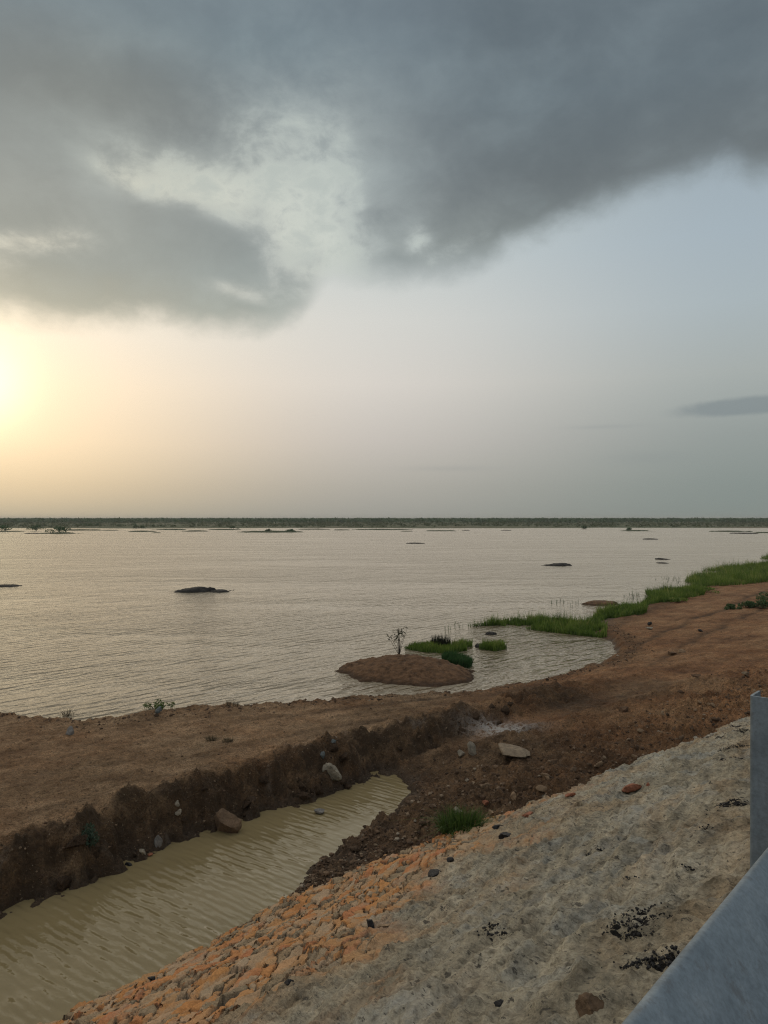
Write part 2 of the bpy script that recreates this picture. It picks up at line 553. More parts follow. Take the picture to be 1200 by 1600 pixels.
def emb_h(s, t, full=False):
    """mortared stone pitching on the slope"""
    z = plane_z(s, t)
    T0 = tab(s, T0_)
    ws, wt = fbm(s * 1.3, t * 1.3, 3, 101) * .25, fbm(s * 1.3, t * 1.3, 3, 103) * .16
    og = t - (1.9 + .55 * s) + fbm(s * .8, t * .9, 4, 107) * 2.2
    og = np.maximum(sstep(-.3, 1.6, og), sstep(.75, .25, T0 - t) * sstep(11, 7.5, s))      # where the flat orange stones lie bare
    z = z + fbm(s * .5, t * .6, 3, 111) * .10
    # stones, long along the slope's foot, overlapping like shingles
    jx, jy = fbm(s * 6, t * 8, 2, 115) * .06, fbm(s * 6, t * 8, 2, 116) * .04
    a, b = (s + ws + jx + t * .2) / .34, (t + wt + jy - s * .42) / .135
    f1, f2, r1, r2, ox, oy = voronoi(a, b, 120)
    body = sstep(.03, .12, f2 - f1)
    st_h = body * (.020 + .055 * r1) + body * (ox * (r2 - .5) * .07 + oy * .055)
    a2, b2 = (s - wt * 1.3 + jx + t * .2) / .20, (t + ws + jy - s * .42) / .08
    g1, g2, q1, q2, qx, qy = voronoi(a2, b2, 130)
    body2 = sstep(.03, .14, g2 - g1)
    st2 = body2 * (.010 + .034 * q1 + qy * .03)
    small = sstep(.60, .70, r1)
    st_all = np.where(small > .5, st_h * .5 + st2, st_h)
    z = z + og * st_all
    # mortar
    fold = ridged(s * .55 + ws, (t - s * .42) * 2.6 + wt * 3, 4, 140)
    z = z + (1 - og * .75) * (fold * .10 + fbm(s * 2.8, t * 1.7, 4, 150) * .09)
    m = fbm(s * 10, t * 5.5, 4, 160, .6)
    lump = np.clip(m, -.1, .6)
    z = z + (1 - og * .6) * lump * .06
    f1b, f2b, rb, _, _, _ = voronoi(s * 23 + m, t * 12, 165)
    z = z + (1 - og * .8) * (np.clip(.6 - f1b, 0, 1) * .03 * rb)
    # pits of missing mortar
    pit = sstep(.42, .60, fbm(s * 7, t * 8, 3, 170)) * (1 - og)
    z = z - pit * .03
    # lower edge: broken, dips under the dirt
    ed = T0 + .12 + .35 * sstep(6.2, 5.0, s) + fbm(s * .7, 0 * t + 5, 2, 182) * .45 * sstep(5, 8, s) + fbm(s * 1.6, 0 * t + 3, 3, 180) * .34 + (r1 - .5) * .22 * og
    z = z - sstep(0, .16, t - ed) * .55
    if not full:
        return z
    orange = og * np.where(small > .5, sstep(.16, .24, q2), sstep(.10, .18, r2)) * sstep(.015, .07, np.where(small > .5, g2 - g1, f2 - f1))
    tone = np.where(small > .5, q1, r2)
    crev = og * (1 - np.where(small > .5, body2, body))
    return z, orange, tone, crev, og, pit


def hit(px, py, emb=False, tmax=140.0):
    d = ray(px, py)
    n = 6000
    ks = np.geomspace(1.5, tmax, n)
    X, Y, Z = d[0] * ks, d[1] * ks, H + d[2] * ks
    s, t = st(X, Y)
    z = emb_h(s, t) if emb else np.maximum(ground_h(s, t, False), np.where(t > 12, 0.0, -9))
    below = np.nonzero(Z <= z)[0]
    if len(below) == 0: return None
    i = below[0]
    return np.array([X[i], Y[i], float(z[i])])


# ------------------------------------------------------------------ materials of the land
def mat_ground():
    m, k, b = material("earth", .92, .25)
    geo = k.new('ShaderNodeNewGeometry'); P = geo.outputs['Position']
    red, wet, salt, dark = (k.attr(n) for n in ('red', 'wet', 'salt', 'dark'))
    n1 = k.noise(P, 1.3, 6, .62) * .55 + k.noise(P, .42, 4, .6) * .45
    n2 = k.noise(P, 9, 6, .65)
    n3 = k.noise(P, 60, 4, .6)
    base = k.ramp(n1, [(.36, (.125, .080, .042)), (.5, (.220, .152, .088)), (.62, (.320, .232, .145))])
    redc = k.ramp(n1, [(.36, (.150, .070, .032)), (.5, (.262, .138, .066)), (.64, (.350, .210, .108))])
    c = k.mix(red, base, redc)
    c = k.mix(1.0, c, k.ramp(n2, [(.3, (.62, .60, .58)), (.52, (1, 1, 1)), (.72, (1.28, 1.27, 1.25))]), 'MULTIPLY')
    c = k.mix(1.0, c, k.ramp(n3, [(.32, (.52, .51, .50)), (.48, (1, 1, 1)), (.66, (1.30, 1.28, 1.25))]), 'MULTIPLY')
    c = k.mix(1.0, c, k.ramp(k.noise(P, 33, 5, .65), [(.34, (.58, .56, .54)), (.5, (1.04, 1.04, 1.04)), (.66, (1.25, 1.23, 1.2))]), 'MULTIPLY')
    stk = k.noise(k.mapping(k.mapping(P, rot=(0, 0, R(-40))), scale=(.22, 1, 1)), 3.2, 6, .68, .3)
    c = k.mix(1.0, c, k.ramp(stk, [(.30, (.62, .60, .58)), (.50, (1.0, 1.0, 1.0)), (.70, (1.22, 1.2, 1.18))]), 'MULTIPLY')
    v = k.voro(P, 26)
    vs = k.new('ShaderNodeSeparateColor'); k.put(vs.inputs[0], v.outputs['Color'])
    peb = k.step(.93, .97, S(k, vs.outputs[0])) * k.step(.42, .30, S(k, v.outputs['Distance']))
    c = k.mix(peb * .6, c, k.mix(S(k, vs.outputs[1]), (.30, .25, .18), (.05, .04, .03)))
    c = k.mix((dark * (k.step(.36, .60, k.noise(P, 2.3, 5, .65)) * .40 + .56)).clamp(), c, (.052, .034, .020))
    c = k.mix(wet * .85, c, (.050, .034, .021))
    c = k.mix((salt * k.step(.40, .62, n2 + n3 * .3 - .1)).clamp(), c, (.42, .40, .37))
    k.put(b.inputs['Base Color'], c)
    k.put(b.inputs['Roughness'], .95 - wet * .45)
    sp = k.step(.57, .66, k.noise(k.mapping(P, scale=(1, 1, 1)), 19, 5, .68))
    c2 = k.mix(sp * .80, c, (.045, .031, .020))
    c2 = k.mix(k.step(.62, .70, k.noise(P, 31, 4, .6)) * .5, c2, (.34, .27, .18))
    k.put(b.inputs['Base Color'], c2)
    h = n2 * .045 + n3 * .014 + k.noise(P, 24, 5, .65) * .045 + peb * .006
    k.put(b.inputs['Normal'], k.bump(h, 1, 1))
    return m


def mat_emb():
    m, k, b = material("stone_and_mortar", .9, .25)
    geo = k.new('ShaderNodeNewGeometry'); P = geo.outputs['Position']
    Ps = k.mapping(P, rot=(0, 0, R(-40)))
    Pr = k.mapping(k.mapping(Ps, rot=(0, 0, R(-19))), scale=(.45, 1, 1))
    Pq = k.mapping(Ps, scale=(1, .5, 1))
    orange, tone, crev, og, pit, tar, pale = (k.attr(n) for n in ('orange', 'tone', 'crev', 'og', 'pit', 'tar', 'pale'))
    n1 = k.noise(Pr, 1.5, 6, .62, .4)
    n2 = k.noise(Pq, 11, 6, .65, .2)
    n3 = k.noise(Pq, 70, 4, .6)
    mort = k.ramp(n1, [(.28, (.215, .195, .148)), (.45, (.325, .292, .222)), (.58, (.395, .360, .282)), (.75, (.46, .435, .36))])
    buff = k.ramp(n1, [(.3, (.315, .235, .145)), (.7, (.40, .30, .195))])
    mort = k.mix((k.step(.46, .64, k.noise(Pr, .9, 5, .6, .6)) * .75).clamp(), mort, buff)
    mort = k.mix(k.step(.50, .66, k.noise(P, 1.7, 5, .6)) * .55, mort, (.300, .315, .300))
    stk = k.noise(k.mapping(k.mapping(Ps, rot=(0, 0, R(-24))), scale=(.30, 1.5, 1)), 4.2, 6, .66, .25)
    mort = k.mix(1.0, mort, k.ramp(stk, [(.30, (.58, .56, .53)), (.46, (.98, .98, .97)), (.66, (1.22, 1.21, 1.18))]), 'MULTIPLY')
    n4 = k.noise(Pq, 30, 5, .7)
    c = k.mix(1.0, mort, k.ramp(n2, [(.28, (.42, .40, .37)), (.46, (1.0, 1.0, .99)), (.7, (1.32, 1.31, 1.29))]), 'MULTIPLY')
    c = k.mix(1.0, c, k.ramp(n4, [(.30, (.46, .45, .43)), (.47, (1, 1, 1)), (.7, (1.2, 1.2, 1.2))]), 'MULTIPLY')
    oc = k.ramp(tone, [(0, (.42, .180, .062)), (.22, (.52, .245, .085)), (.38, (.47, .285, .140)), (.48, (.44, .31, .19)), (.62, (.46, .33, .21)), (.74, (.54, .265, .095)), (1, (.48, .20, .09))])
    oc = k.mix(1.0, oc, k.ramp(n2, [(.3, (.74, .70, .66)), (.45, (1, 1, 1)), (.72, (1.15, 1.12, 1.1))]), 'MULTIPLY')
    dust = k.step(.48, .62, k.noise(Pr, 4.2, 5, .6, .5))
    oc = k.mix(dust * .68, oc, (.42, .33, .22))
    c = k.mix((og * .75).clamp(), c, k.mix(k.step(.4, .6, n1), (.36, .27, .165), (.44, .30, .165)))
    c = k.mix(orange, c, oc)
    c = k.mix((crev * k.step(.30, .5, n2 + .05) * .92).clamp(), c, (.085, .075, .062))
    c = k.mix(pale * .8, c, (.44, .43, .38))
    c = k.mix(1.0, c, k.ramp(n3, [(.3, (.75, .75, .75)), (.65, (1.12, 1.12, 1.12))]), 'MULTIPLY')
    fleck = (k.step(.63, .68, k.noise(Pq, 16, 4, .6)) + k.step(.63, .68, k.noise(Pq, 37, 4, .6))).clamp() * (1.0 - orange)
    c = k.mix(fleck * .8, c, (.055, .052, .047))
    tv = k.voro(Pq, 34)
    ts_ = k.new('ShaderNodeSeparateColor'); k.put(ts_.inputs[0], tv.outputs['Color'])
    c = k.mix((k.step(.0, .08, tar * .5 - .2 - S(k, ts_.outputs[0])) * k.step(.05, .3, tar)).clamp(), c, (.013, .012, .011))
    # one hairline crack across the mortar
    k.put(b.inputs['Base Color'], c)
    h = (n2 * .034 + n4 * .040 + n3 * .012 + stk * .05) * (1.0 - orange * .55)
    k.put(b.inputs['Normal'], k.bump(h, 1, 1))
    return m


def mat_plain(name, c, rough=.9, var=.35, scale=14, bump=.01, spec=.3, c2=None):
    m, k, b = material(name, rough, spec)
    tc = k.new('ShaderNodeTexCoord'); P = tc.outputs['Object']
    n = k.noise(P, scale, 6, .62)
    n2 = k.noise(P, scale * 5, 4, .6)
    lo = tuple(x * (1 - var) for x in c); hi = tuple(x * (1 + var) for x in (c2 or c))
    col = k.ramp(n, [(.32, lo), (.68, hi)])
    col = k.mix(1.0, col, k.ramp(n2, [(.3, (.8, .8, .8)), (.7, (1.15, 1.15, 1.15))]), 'MULTIPLY')
    k.put(b.inputs['Base Color'], col)
    if bump: k.put(b.inputs['Normal'], k.bump(n * bump + n2 * bump * .35, 1, 1))
    return m


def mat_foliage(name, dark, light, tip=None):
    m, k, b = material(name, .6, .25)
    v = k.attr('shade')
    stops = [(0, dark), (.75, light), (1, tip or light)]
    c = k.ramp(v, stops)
    k.put(b.inputs['Base Color'], c)
    tr = k.new('ShaderNodeBsdfTranslucent'); k.put(tr.inputs[0], c)
    mx = k.new('ShaderNodeMixShader'); mx.inputs[0].default_value = .35
    k.l.new(b.outputs[0], mx.inputs[1]); k.l.new(tr.outputs[0], mx.inputs[2])
    k.l.new(mx.outputs[0], k.n['Material Output'].inputs[0])
    return m


def mat_water(name, body, kind):
    m, k, b = material(name, .04, .5)
    b.inputs['IOR'].default_value = 1.33
    geo = k.new('ShaderNodeNewGeometry'); P = geo.outputs['Position']
    if kind == 'lake':
        # crests lie along the bank
        Q = k.mapping(P, rot=(0, 0, R(-48)), scale=(1, 1, 1))
        Qs = k.mapping(Q, scale=(.42, 1.25, 1))
        w1 = k.noise(Qs, 2.4, 2, .5, .4)
        w2 = k.noise(k.mapping(Q, rot=(0, 0, R(24)), scale=(.5, 1.2, 1)), 5.6, 2, .5, .3)
        w3 = k.noise(k.mapping(Q, rot=(0, 0, R(-30)), scale=(.6, 1, 1)), 14, 2, .5)
        big = k.noise(P, .05, 3, .5)
        calm = k.step(.34, .60, k.noise(k.mapping(P, scale=(.30, 1, 1)), .10, 4, .6))
        w0 = k.noise(k.mapping(Q, rot=(0, 0, R(-12)), scale=(.35, 1, 1)), .55, 2, .5, .4)
        wv = k.noise(k.mapping(Q, rot=(0, 0, R(30)), scale=(.22, 1, 1)), .20, 3, .6, .3)
        a1 = k.wave(k.mapping(Q, scale=(.55, 1, 1)), .46, 5, 3, 1.1)
        a2 = k.wave(k.mapping(Q, rot=(0, 0, R(17)), scale=(.6, 1, 1)), .29, 6, 3, 1.3)
        grp = k.step(.36, .62, k.noise(k.mapping(Q, scale=(.4, 1, 1)), .9, 3, .55)) * .8 + .25
        h = ((a1 * .046 + a2 * .020) * grp + wv * .36 + w0 * .24 + w1 * .140 + w2 * .080 + w3 * .030) * (calm * .5 + .5)
        py_ = k.new('ShaderNodeSeparateXYZ'); k.put(py_.inputs[0], P)
        # wind-roughened open water
        k.put(b.inputs['Roughness'], k.step(15, 70, S(k, py_.outputs[1])) * .18 + .07)
        c = k.mix(big, tuple(x * .9 for x in body), tuple(x * 1.1 for x in body))
    else:
        Q = k.mapping(P, rot=(0, 0, R(33)), scale=(1, 1, 1))
        w1 = k.noise(k.mapping(Q, scale=(.45, 1.5, 1)), 3.0, 2, .45, .2)
        w2 = k.noise(k.mapping(Q, rot=(0, 0, R(14)), scale=(.5, 1.4, 1)), 6.4, 3, .5, .2)
        w3 = k.noise(P, 16, 2, .5)
        fade = k.step(.34, .62, k.noise(P, .75, 3, .55)) * .95 + .30
        a1 = k.wave(k.mapping(Q, scale=(.5, 1, 1)), .135, 3, 3, 1.2)
        a2 = k.wave(k.mapping(Q, rot=(0, 0, R(15)), scale=(.6, 1, 1)), .085, 4, 3, 1.4)
        h = (a1 * .0046 + a2 * .0022 + w1 * .016 + w2 * .009 + w3 * .002) * fade
        c = k.mix(k.noise(P, .8, 3, .5), tuple(x * .85 for x in body), tuple(x * 1.12 for x in body))
    k.put(b.inputs['Base Color'], c)
    k.put(b.inputs['Normal'], k.bump(h, 1, 1))
    return m


M_earth = mat_ground()
M_emb = mat_emb()
M_lake = mat_water("lake_water", (.215, .178, .118), 'lake')
M_pud = mat_water("muddy_water", (.225, .180, .092), 'ditch')
M_mud = mat_plain("dark_mud", (.020, .019, .018), .8, .3, 3, .02)
M_green = mat_plain("grassy_islet", (.050, .066, .032), .95, .4, 2, .05)
M_redmud = mat_plain("red_mud", (.135, .076, .040), .95, .55, 5, .09)
_k = Nodes(M_redmud.node_tree); _b = _k.n['Principled BSDF']
_sx = _k.new('ShaderNodeSeparateXYZ'); _k.put(_sx.inputs[0], _k.new('ShaderNodeTexCoord').outputs['Object'])
_k.put(_b.inputs['Base Color'], _k.mix(_k.step(.13, .03, S(_k, _sx.outputs[2])) * .75, _b.inputs['Base Color'].links[0].from_socket, (.045, .028, .017)))

# ------------------------------------------------------------------ ground sheet
def axis(parts):
    out = []
    for a, b, stp in parts:
        n = max(1, int(round((b - a) / stp)))
        out.append(np.linspace(a, b, n, endpoint=False))
    out.append(np.array([parts[-1][1]]))
    return np.concatenate(out)


def grow(a, b, st0, f):
    out = [a]; d = st0
    while out[-1] < b:
        out.append(out[-1] + d); d *= f
    return np.array(out)


def build_ground():
    sA = np.concatenate([axis([(-60, -10, 4), (-10, 1, .09), (1, 15, .03)])[:-1], grow(15, 260, .032, 1.014)])
    tA = np.concatenate([axis([(-160, -10, 15), (-10, 5, .5), (5, 6.4, .1), (6.4, 9.7, .03), (9.7, 12, .016), (12, 17, .03)])[:-1], grow(17, 110, .035, 1.03)])
    Sg, Tg = np.meshgrid(sA, tA, indexing='ij')
    s, t = Sg.ravel(), Tg.ravel()
    z = ground_h(s, t)
    road = t < .95
    z = np.where(road, 3.40 - .03 - np.clip(.95 - t, 0, .4) * 0 + .0, z)
    x, y = xy(s, t)
    me = mesh_np("ground", np.stack([x, y, z], 1), [grid_faces(len(sA), len(tA))])
    _, T0, T1, T4, T5, T6 = base_h(s, t)
    n = fbm(s * .35, t * .35, 4, 200); n2 = fbm(s * 1.4, t * 1.4, 4, 204)
    add_attr(me, 'red', np.clip(.34 + .66 * sstep(8, 20, s + n * 8) + n * .5 + .35 * sstep(2.5, .5, t - T0) * sstep(6, 9, s), 0, 1))
    wet = sstep(.22, .02, z - PZ + n2 * .12) * (1 - sstep(T5, T5 + .3, t)) * (s < 12)
    wet = np.maximum(wet, sstep(.16, .0, z + n2 * .08) * sstep(11, 13, t))
    add_attr(me, 'wet', wet)
    P = np.array(hit(785, 1140)); q = (x - P[0]) ** 2 / .95 ** 2 + (y - P[1]) ** 2 / .6 ** 2
    salt = np.exp(-q * 2) * 1.1
    salt = np.maximum(salt, .35 * sstep(.2, .6, n2) * np.exp(-((t - T5) / .35) ** 2) * (s < 12))
    add_attr(me, 'salt', salt)
    # shade of the cut bank painted dark, plus muddy spoil at the slope's foot
    bank = sstep(T4 - .4, T4, t) * (1 - sstep(T5 - .05, T5 + .25, t)) * (1 - sstep(11, 17, s))
    sp = sstep(-.3, 0, t - T0) * (1 - sstep(.2, 1.6, t - T1 + .3)) * (1 - sstep(10, 17, s)) * .8
    P2 = np.array(hit(880, 1092)); q2 = ((x - P2[0]) / 3.2) ** 2 + ((y - P2[1]) / 1.6) ** 2
    sh = sstep(T6 - 1.2, T6 - .2, t) * .55 * sstep(6, 16, s) * (1 - sstep(40, 60, s))
    add_attr(me, 'dark', np.clip(np.maximum.reduce([bank, sp, np.exp(-q2) * .9, sh, ruts(s, t) * (.25 + .65 * sstep(6, 14, s)) * sstep(T5, T5 + .5, t)]) + n2 * .25 * (t > T0), 0, 1))
    o = link("ground", me, None, M_earth)
    tag(o, "bare red brown earth track and banks between slope and lake", "ground", kind='structure')
    return o


build_ground()

TAR = [(996, 1440, .16), (985, 1462, .12), (1003, 1425, .10), (1040, 1500, .20), (1060, 1494, .16), (1020, 1503, .12), (1157, 1255, .22), (1143, 1252, .14),
       (1130, 1186, .16), (1160, 1185, .16), (1136, 1170, .14), (1098, 1153, .16), (1103, 1152, .12), (1152, 1135, .18), (1160, 1140, .16), (1125, 1152, .12), (1157, 1165, .14),
       (764, 1452, .10), (776, 1460, .10), (985, 1371, .05), (920, 1335, .04), (1106, 1292, .05), (575, 1275, .05), (962, 1442, .06), (1080, 1360, .05), (935, 1328, .06)]


def build_embankment():
    sA = np.concatenate([axis([(-12, 1.2, .12), (1.2, 11, .017)])[:-1], grow(11, 30, .018, 1.012)])
    tA = axis([(.55, 1.4, .06), (1.4, 8.7, .0175)])
    Sg, Tg = np.meshgrid(sA, tA, indexing='ij')
    s, t = Sg.ravel(), Tg.ravel()
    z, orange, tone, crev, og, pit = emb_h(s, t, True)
    x, y = xy(s, t)
    tar = np.zeros_like(x); pale = np.zeros_like(x)
    for px, py, r in TAR:
        p = hit(px, py, True)
        ps, pt = st(p[0], p[1])
        q = (s - ps) ** 2 / (r * .50) ** 2 + (t - pt - (s - ps) * .3) ** 2 / (r * 1.5) ** 2
        tar = np.maximum(tar, np.exp(-q) * 1.15)
    z = z - np.clip(tar, 0, 1) * .012 * (1 + fbm(s * 22, t * 22, 2, 233) * 1.5)
    for px, py, r in [(615, 1575, .22), (640, 1590, .18), (690, 1480, .15), (780, 1430, .25), (740, 1420, .15), (925, 1335, .3), (1000, 1265, .25), (1080, 1180, .4)]:
        p = hit(px, py, True)
        q = ((x - p[0]) ** 2 + (y - p[1]) ** 2) / r ** 2
        pale = np.maximum(pale, np.exp(-q) * sstep(-.2, .3, fbm(s * 6, t * 6, 3, 230)))
    me = mesh_np("embankment", np.stack([x, y, z], 1), [grid_faces(len(sA), len(tA))])
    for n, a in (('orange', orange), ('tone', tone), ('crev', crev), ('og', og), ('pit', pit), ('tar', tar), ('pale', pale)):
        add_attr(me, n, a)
    o = link("embankment", me, None, M_emb)
    tag(o, "sloping embankment face of orange stones smeared over with grey mortar", "embankment", kind='structure')


build_embankment()


def build_road():
    m, k, b = material("asphalt", .9, .3)
    P = k.new('ShaderNodeNewGeometry').outputs['Position']
    n = k.noise(P, 60, 5, .7)
    k.put(b.inputs['Base Color'], k.ramp(n, [(.3, (.030, .030, .030)), (.6, (.060, .059, .057)), (.75, (.11, .108, .10))]))
    k.put(b.inputs['Normal'], k.bump(n * .006, 1, 1))
    s = np.linspace(-60, 260, 400)
    e = .66 + fbm(s * 1.5, s * 0, 3, 250) * .04
    rows = [(-9 + 0 * s, 3.10), (-9 + 0 * s, 3.56), (e - .04, 3.56), (e, 3.53), (e + .02, 3.10)]
    v = np.concatenate([np.stack([*xy(s, a), 0 * s + z], 1) for a, z in rows])
    o = link("road", mesh_np("road", v, [grid_faces(5, len(s))], False), None, m)
    tag(o, "dark asphalt road along the top of the embankment", "road", kind='structure')


build_road()

# ------------------------------------------------------------------ water
def build_water():
    v = [(-2600, 7, 0), (2600, 7, 0), (2600, 900, 0), (-2600, 900, 0)]
    # the lake: a sheet whose near side stays inside the bank
    s0 = np.array([-2600, -60, -10, 3, 5, 8, 12, 15, 22, 27, 34, 50, 64, 102, 260, 2600.])
    t0 = np.array([14, 14, 14, 14, 13.2, 12.8, 12.4, 12.3, 12.6, 14, 17, 21, 23, 33, 60, 60.])
    a = np.stack(xy(s0, t0), 1); a = np.c_[a, np.zeros(len(a))]
    bpts = np.stack(xy(s0, t0 * 0 + 2600), 1); bpts = np.c_[bpts, np.zeros(len(bpts))]
    n = len(a)
    f = np.stack([np.arange(n - 1), np.arange(1, n), np.arange(n + 1, 2 * n), np.arange(n, 2 * n - 1)], 1)
    o = link("lake", mesh_np("lake", np.r_[a, bpts], [f]), None, M_lake)
    tag(o, "wide rippled muddy lake reflecting the pale evening sky", "lake", kind='structure')
    s1 = np.array([-14, 2, 4, 6, 7.5, 8.6, 9.8]); ta = np.array([7.0, 7.0, 7.0, 7.3, 7.6, 8.2, 8.8]); tb = np.array([10.9, 11, 11.3, 11.5, 11.5, 11.5, 11.4])
    a = np.stack(xy(s1, ta), 1); b = np.stack(xy(s1, tb), 1); n = len(s1)
    vv = np.r_[np.c_[a, np.full(n, PZ)], np.c_[b, np.full(n, PZ)]]
    f = np.stack([np.arange(n - 1), np.arange(1, n), np.arange(n + 1, 2 * n), np.arange(n, 2 * n - 1)], 1)
    o = link("ditch_water", mesh_np("ditch_water", vv, [f]), None, M_pud)
    tag(o, "muddy yellow brown rippled water lying in the ditch", "ditch water", kind='structure')


build_water()

# ------------------------------------------------------------------ islets and mud bars
def islet_mesh(name, cx, cy, rx, ry, h, seed, n=40, rough=.25, ang=0, flat=2.0, skew=0.0):
    g = np.linspace(-1.25, 1.25, n)
    A, B = np.meshgrid(g, g, indexing='ij'); a, b = A.ravel(), B.ravel()
    r = np.sqrt(a * a + b * b) * (1 + fbm(a * 1.3 + seed, b * 1.3, 3, seed) * rough * 1.6)
    z = h * (1 - r ** flat) * (1 + skew * np.clip(a, -1, 1) * (r < 1))
    sc = min(1, h * 2)
    z = z + fbm(a * 4 + seed, b * 4, 4, seed + 3) * rough * h * .7
    z = np.maximum(z, -.35 - .1 * h)
    X, Y = a * rx, b * ry
    c, s = math.cos(ang), math.sin(ang)
    x, y = X * c - Y * s, X * s + Y * c
    me = mesh_np(name, np.stack([x, y, z], 1), [grid_faces(n, n)])
    return me


def islet(px0, px1, pyb, h, label, mat=None, seed=1, depth=None, ang=0.0, cat="islet", skew=0., group=None, flat=5.0):
    p0, p1 = at_z(px0, pyb), at_z(px1, pyb)
    w = (p1[0] - p0[0]) / 2
    ry = depth or max(.35 * w, .4)
    cx, cy = (p0[0] + p1[0]) / 2, p0[1] + ry * .8
    k = cy / p0[1]
    cx *= k; w *= k
    me = islet_mesh("mud_islet", cx, cy, w, ry, h * .75, seed, rough=.42, ang=ang, skew=skew, flat=flat)
    o = link("mud_islet", me, None, mat or M_mud)
    o.location = (cx, cy, 0)
    tag(o, label, cat, group)
    return o


# ------------------------------------------------------------------ plants
def blades(pts, hts, width, lean=.35, bend=.3, seed=0, dirs=None):
    """many tapered bent blades; returns verts, quads, tris, shade"""
    g = np.random.default_rng(seed)
    n = len(pts)
    az = g.uniform(0, 2 * np.pi, n) if dirs is None else dirs
    fa = g.uniform(0, np.pi, n)
    side = np.stack([np.cos(fa), np.sin(fa), 0 * fa], 1) * width * g.uniform(.6, 1.3, n)[:, None] * .5
    ln = np.abs(g.normal(0, lean, n))
    out = np.stack([np.cos(az), np.sin(az), 0 * az], 1)
    up = np.array([0, 0, 1.0])
    mid = pts + up * hts[:, None] * .55 + out * (hts * ln * .35)[:, None]
    top = pts + up * (hts * (1 - bend * ln))[:, None] + out * (hts * ln)[:, None]
    v = np.stack([pts - side, pts + side, mid - side * .75, mid + side * .75, top], 1).reshape(-1, 3)
    i = np.arange(n) * 5
    q = np.stack([i, i + 1, i + 3, i + 2], 1); t = np.stack([i + 2, i + 3, i + 4], 1)
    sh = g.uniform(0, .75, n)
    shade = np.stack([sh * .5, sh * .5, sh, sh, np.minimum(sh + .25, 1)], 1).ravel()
    return v, q, t, shade


def grass_object(name, v, q, t, shade, mat, parent=None):
    me = mesh_np(name, v, [q, t], True)
    add_attr(me, 'shade', shade)
    return link(name, me, parent, mat)


M_reed = mat_foliage("rush_green", (.055, .105, .018), (.180, .270, .048), (.40, .36, .13))
M_reed2 = mat_foliage("rush_green_dark", (0.018, 0.052, 0.018), (0.045, 0.115, 0.035), (0.09, 0.15, 0.06))
M_tuft = mat_foliage("tuft_green", (.030, .068, .014), (.090, .150, .034), (.19, .21, .07))
M_dry = mat_foliage("dry_stems", (.05, .042, .026), (.14, .115, .07), (.2, .17, .11))
M_shrub = mat_foliage("shrub_green", (0.035, 0.07, 0.026), (0.085, 0.145, 0.055), (0.13, 0.18, 0.09))
M_sap = mat_foliage("sapling_leaf", (.02, .03, .012), (.05, .06, .025))
M_far = mat_foliage("far_scrub_green", (.022, .066, .028), (.048, .115, .046), (.085, .125, .06))
M_farl = mat_foliage("far_scrub_pale", (.045, .066, .030), (.085, .112, .054), (.13, .135, .075))
M_bark = mat_plain("bark", (.07, .055, .04), .9, .3, 20, .01)


def pts_in_poly(poly, n, seed):
    g = np.random.default_rng(seed)
    poly = np.array(poly, float)
    lo, hi = poly.min(0), poly.max(0)
    out = []
    tot = 0
    while tot < n:
        p = g.uniform(lo, hi, (n * 2, 2))
        inside = np.zeros(len(p), bool)
        j = len(poly) - 1
        for i in range(len(poly)):
            xi, yi = poly[i]; xj, yj = poly[j]
            c = ((yi > p[:, 1]) != (yj > p[:, 1])) & (p[:, 0] < (xj - xi) * (p[:, 1] - yi) / (yj - yi + 1e-12) + xi)
            inside ^= c; j = i
        p = p[inside]; out.append(p); tot += len(p)
    return np.concatenate(out)[:n]


def reed_bed(pix, n, h0, label, seed, mat=M_reed, width=.022, thin=.0, lean=.32):
    """a bed of rushes standing in the shallows; outline given where its foot meets the water"""
    poly = [at_z(a, b, .05)[:2] for a, b in pix]
    p = pts_in_poly(poly, n, seed)
    nz = fbm(p[:, 0] * .45, p[:, 1] * .45, 3, seed) + .5 * fbm(p[:, 0] * 1.8, p[:, 1] * 1.8, 2, seed + 2)
    keep = nz > -.28 + thin
    p, nz = p[keep], nz[keep]
    z = np.maximum(gh(p[:, 0], p[:, 1]), -.05)
    g = np.random.default_rng(seed + 5)
    h = h0 * (.62 + .75 * np.clip(nz, -.4, .7)) * g.uniform(.45, 1.2, len(p)) * np.where(g.uniform(size=len(p)) < .10, 1.65, 1.0)
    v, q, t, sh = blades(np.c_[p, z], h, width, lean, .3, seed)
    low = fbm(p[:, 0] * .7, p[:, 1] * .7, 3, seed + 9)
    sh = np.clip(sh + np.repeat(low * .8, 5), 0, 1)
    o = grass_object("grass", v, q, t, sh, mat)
    return tag(o, label, "grass", kind='stuff')


def tuft(name, px, py, wpx, hpx, n, label, cat, mat, seed, emb=False, width=.008, lean=.5, z=None, loc=None, elong=(1, 1), group=None):
    p = np.array(loc) if loc is not None else (at_z(px, py, z) if z is not None else hit(px, py, emb))
    dist = p[1]
    w = wpx / F * dist; h = hpx / F * dist
    root = bpy.data.objects.new(name, None); COL.objects.link(root); root.location = p
    tag(root, label, cat, group)
    g = np.random.default_rng(seed)
    r = np.sqrt(g.uniform(0, 1, n)) * w * .30; a = g.uniform(0, 2 * np.pi, n)
    bx, by = r * np.cos(a) * elong[0], r * np.sin(a) * elong[1]
    pts = np.stack([bx, by, 0 * r - .02], 1)
    hts = h * g.uniform(.5, 1.15, n)
    dirs = a + g.normal(0, .7, n)
    v, q, t, sh = blades(pts, hts, width, lean, .35, seed, dirs)
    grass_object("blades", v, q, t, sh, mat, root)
    nb = n // 12
    v, q, t, sh = blades(pts[:nb] * .8, hts[:nb] * .5, width * .8, lean * 1.4, .35, seed + 1)
    grass_object("dry_blades", v, q, t, sh, M_dry, root)
    return root


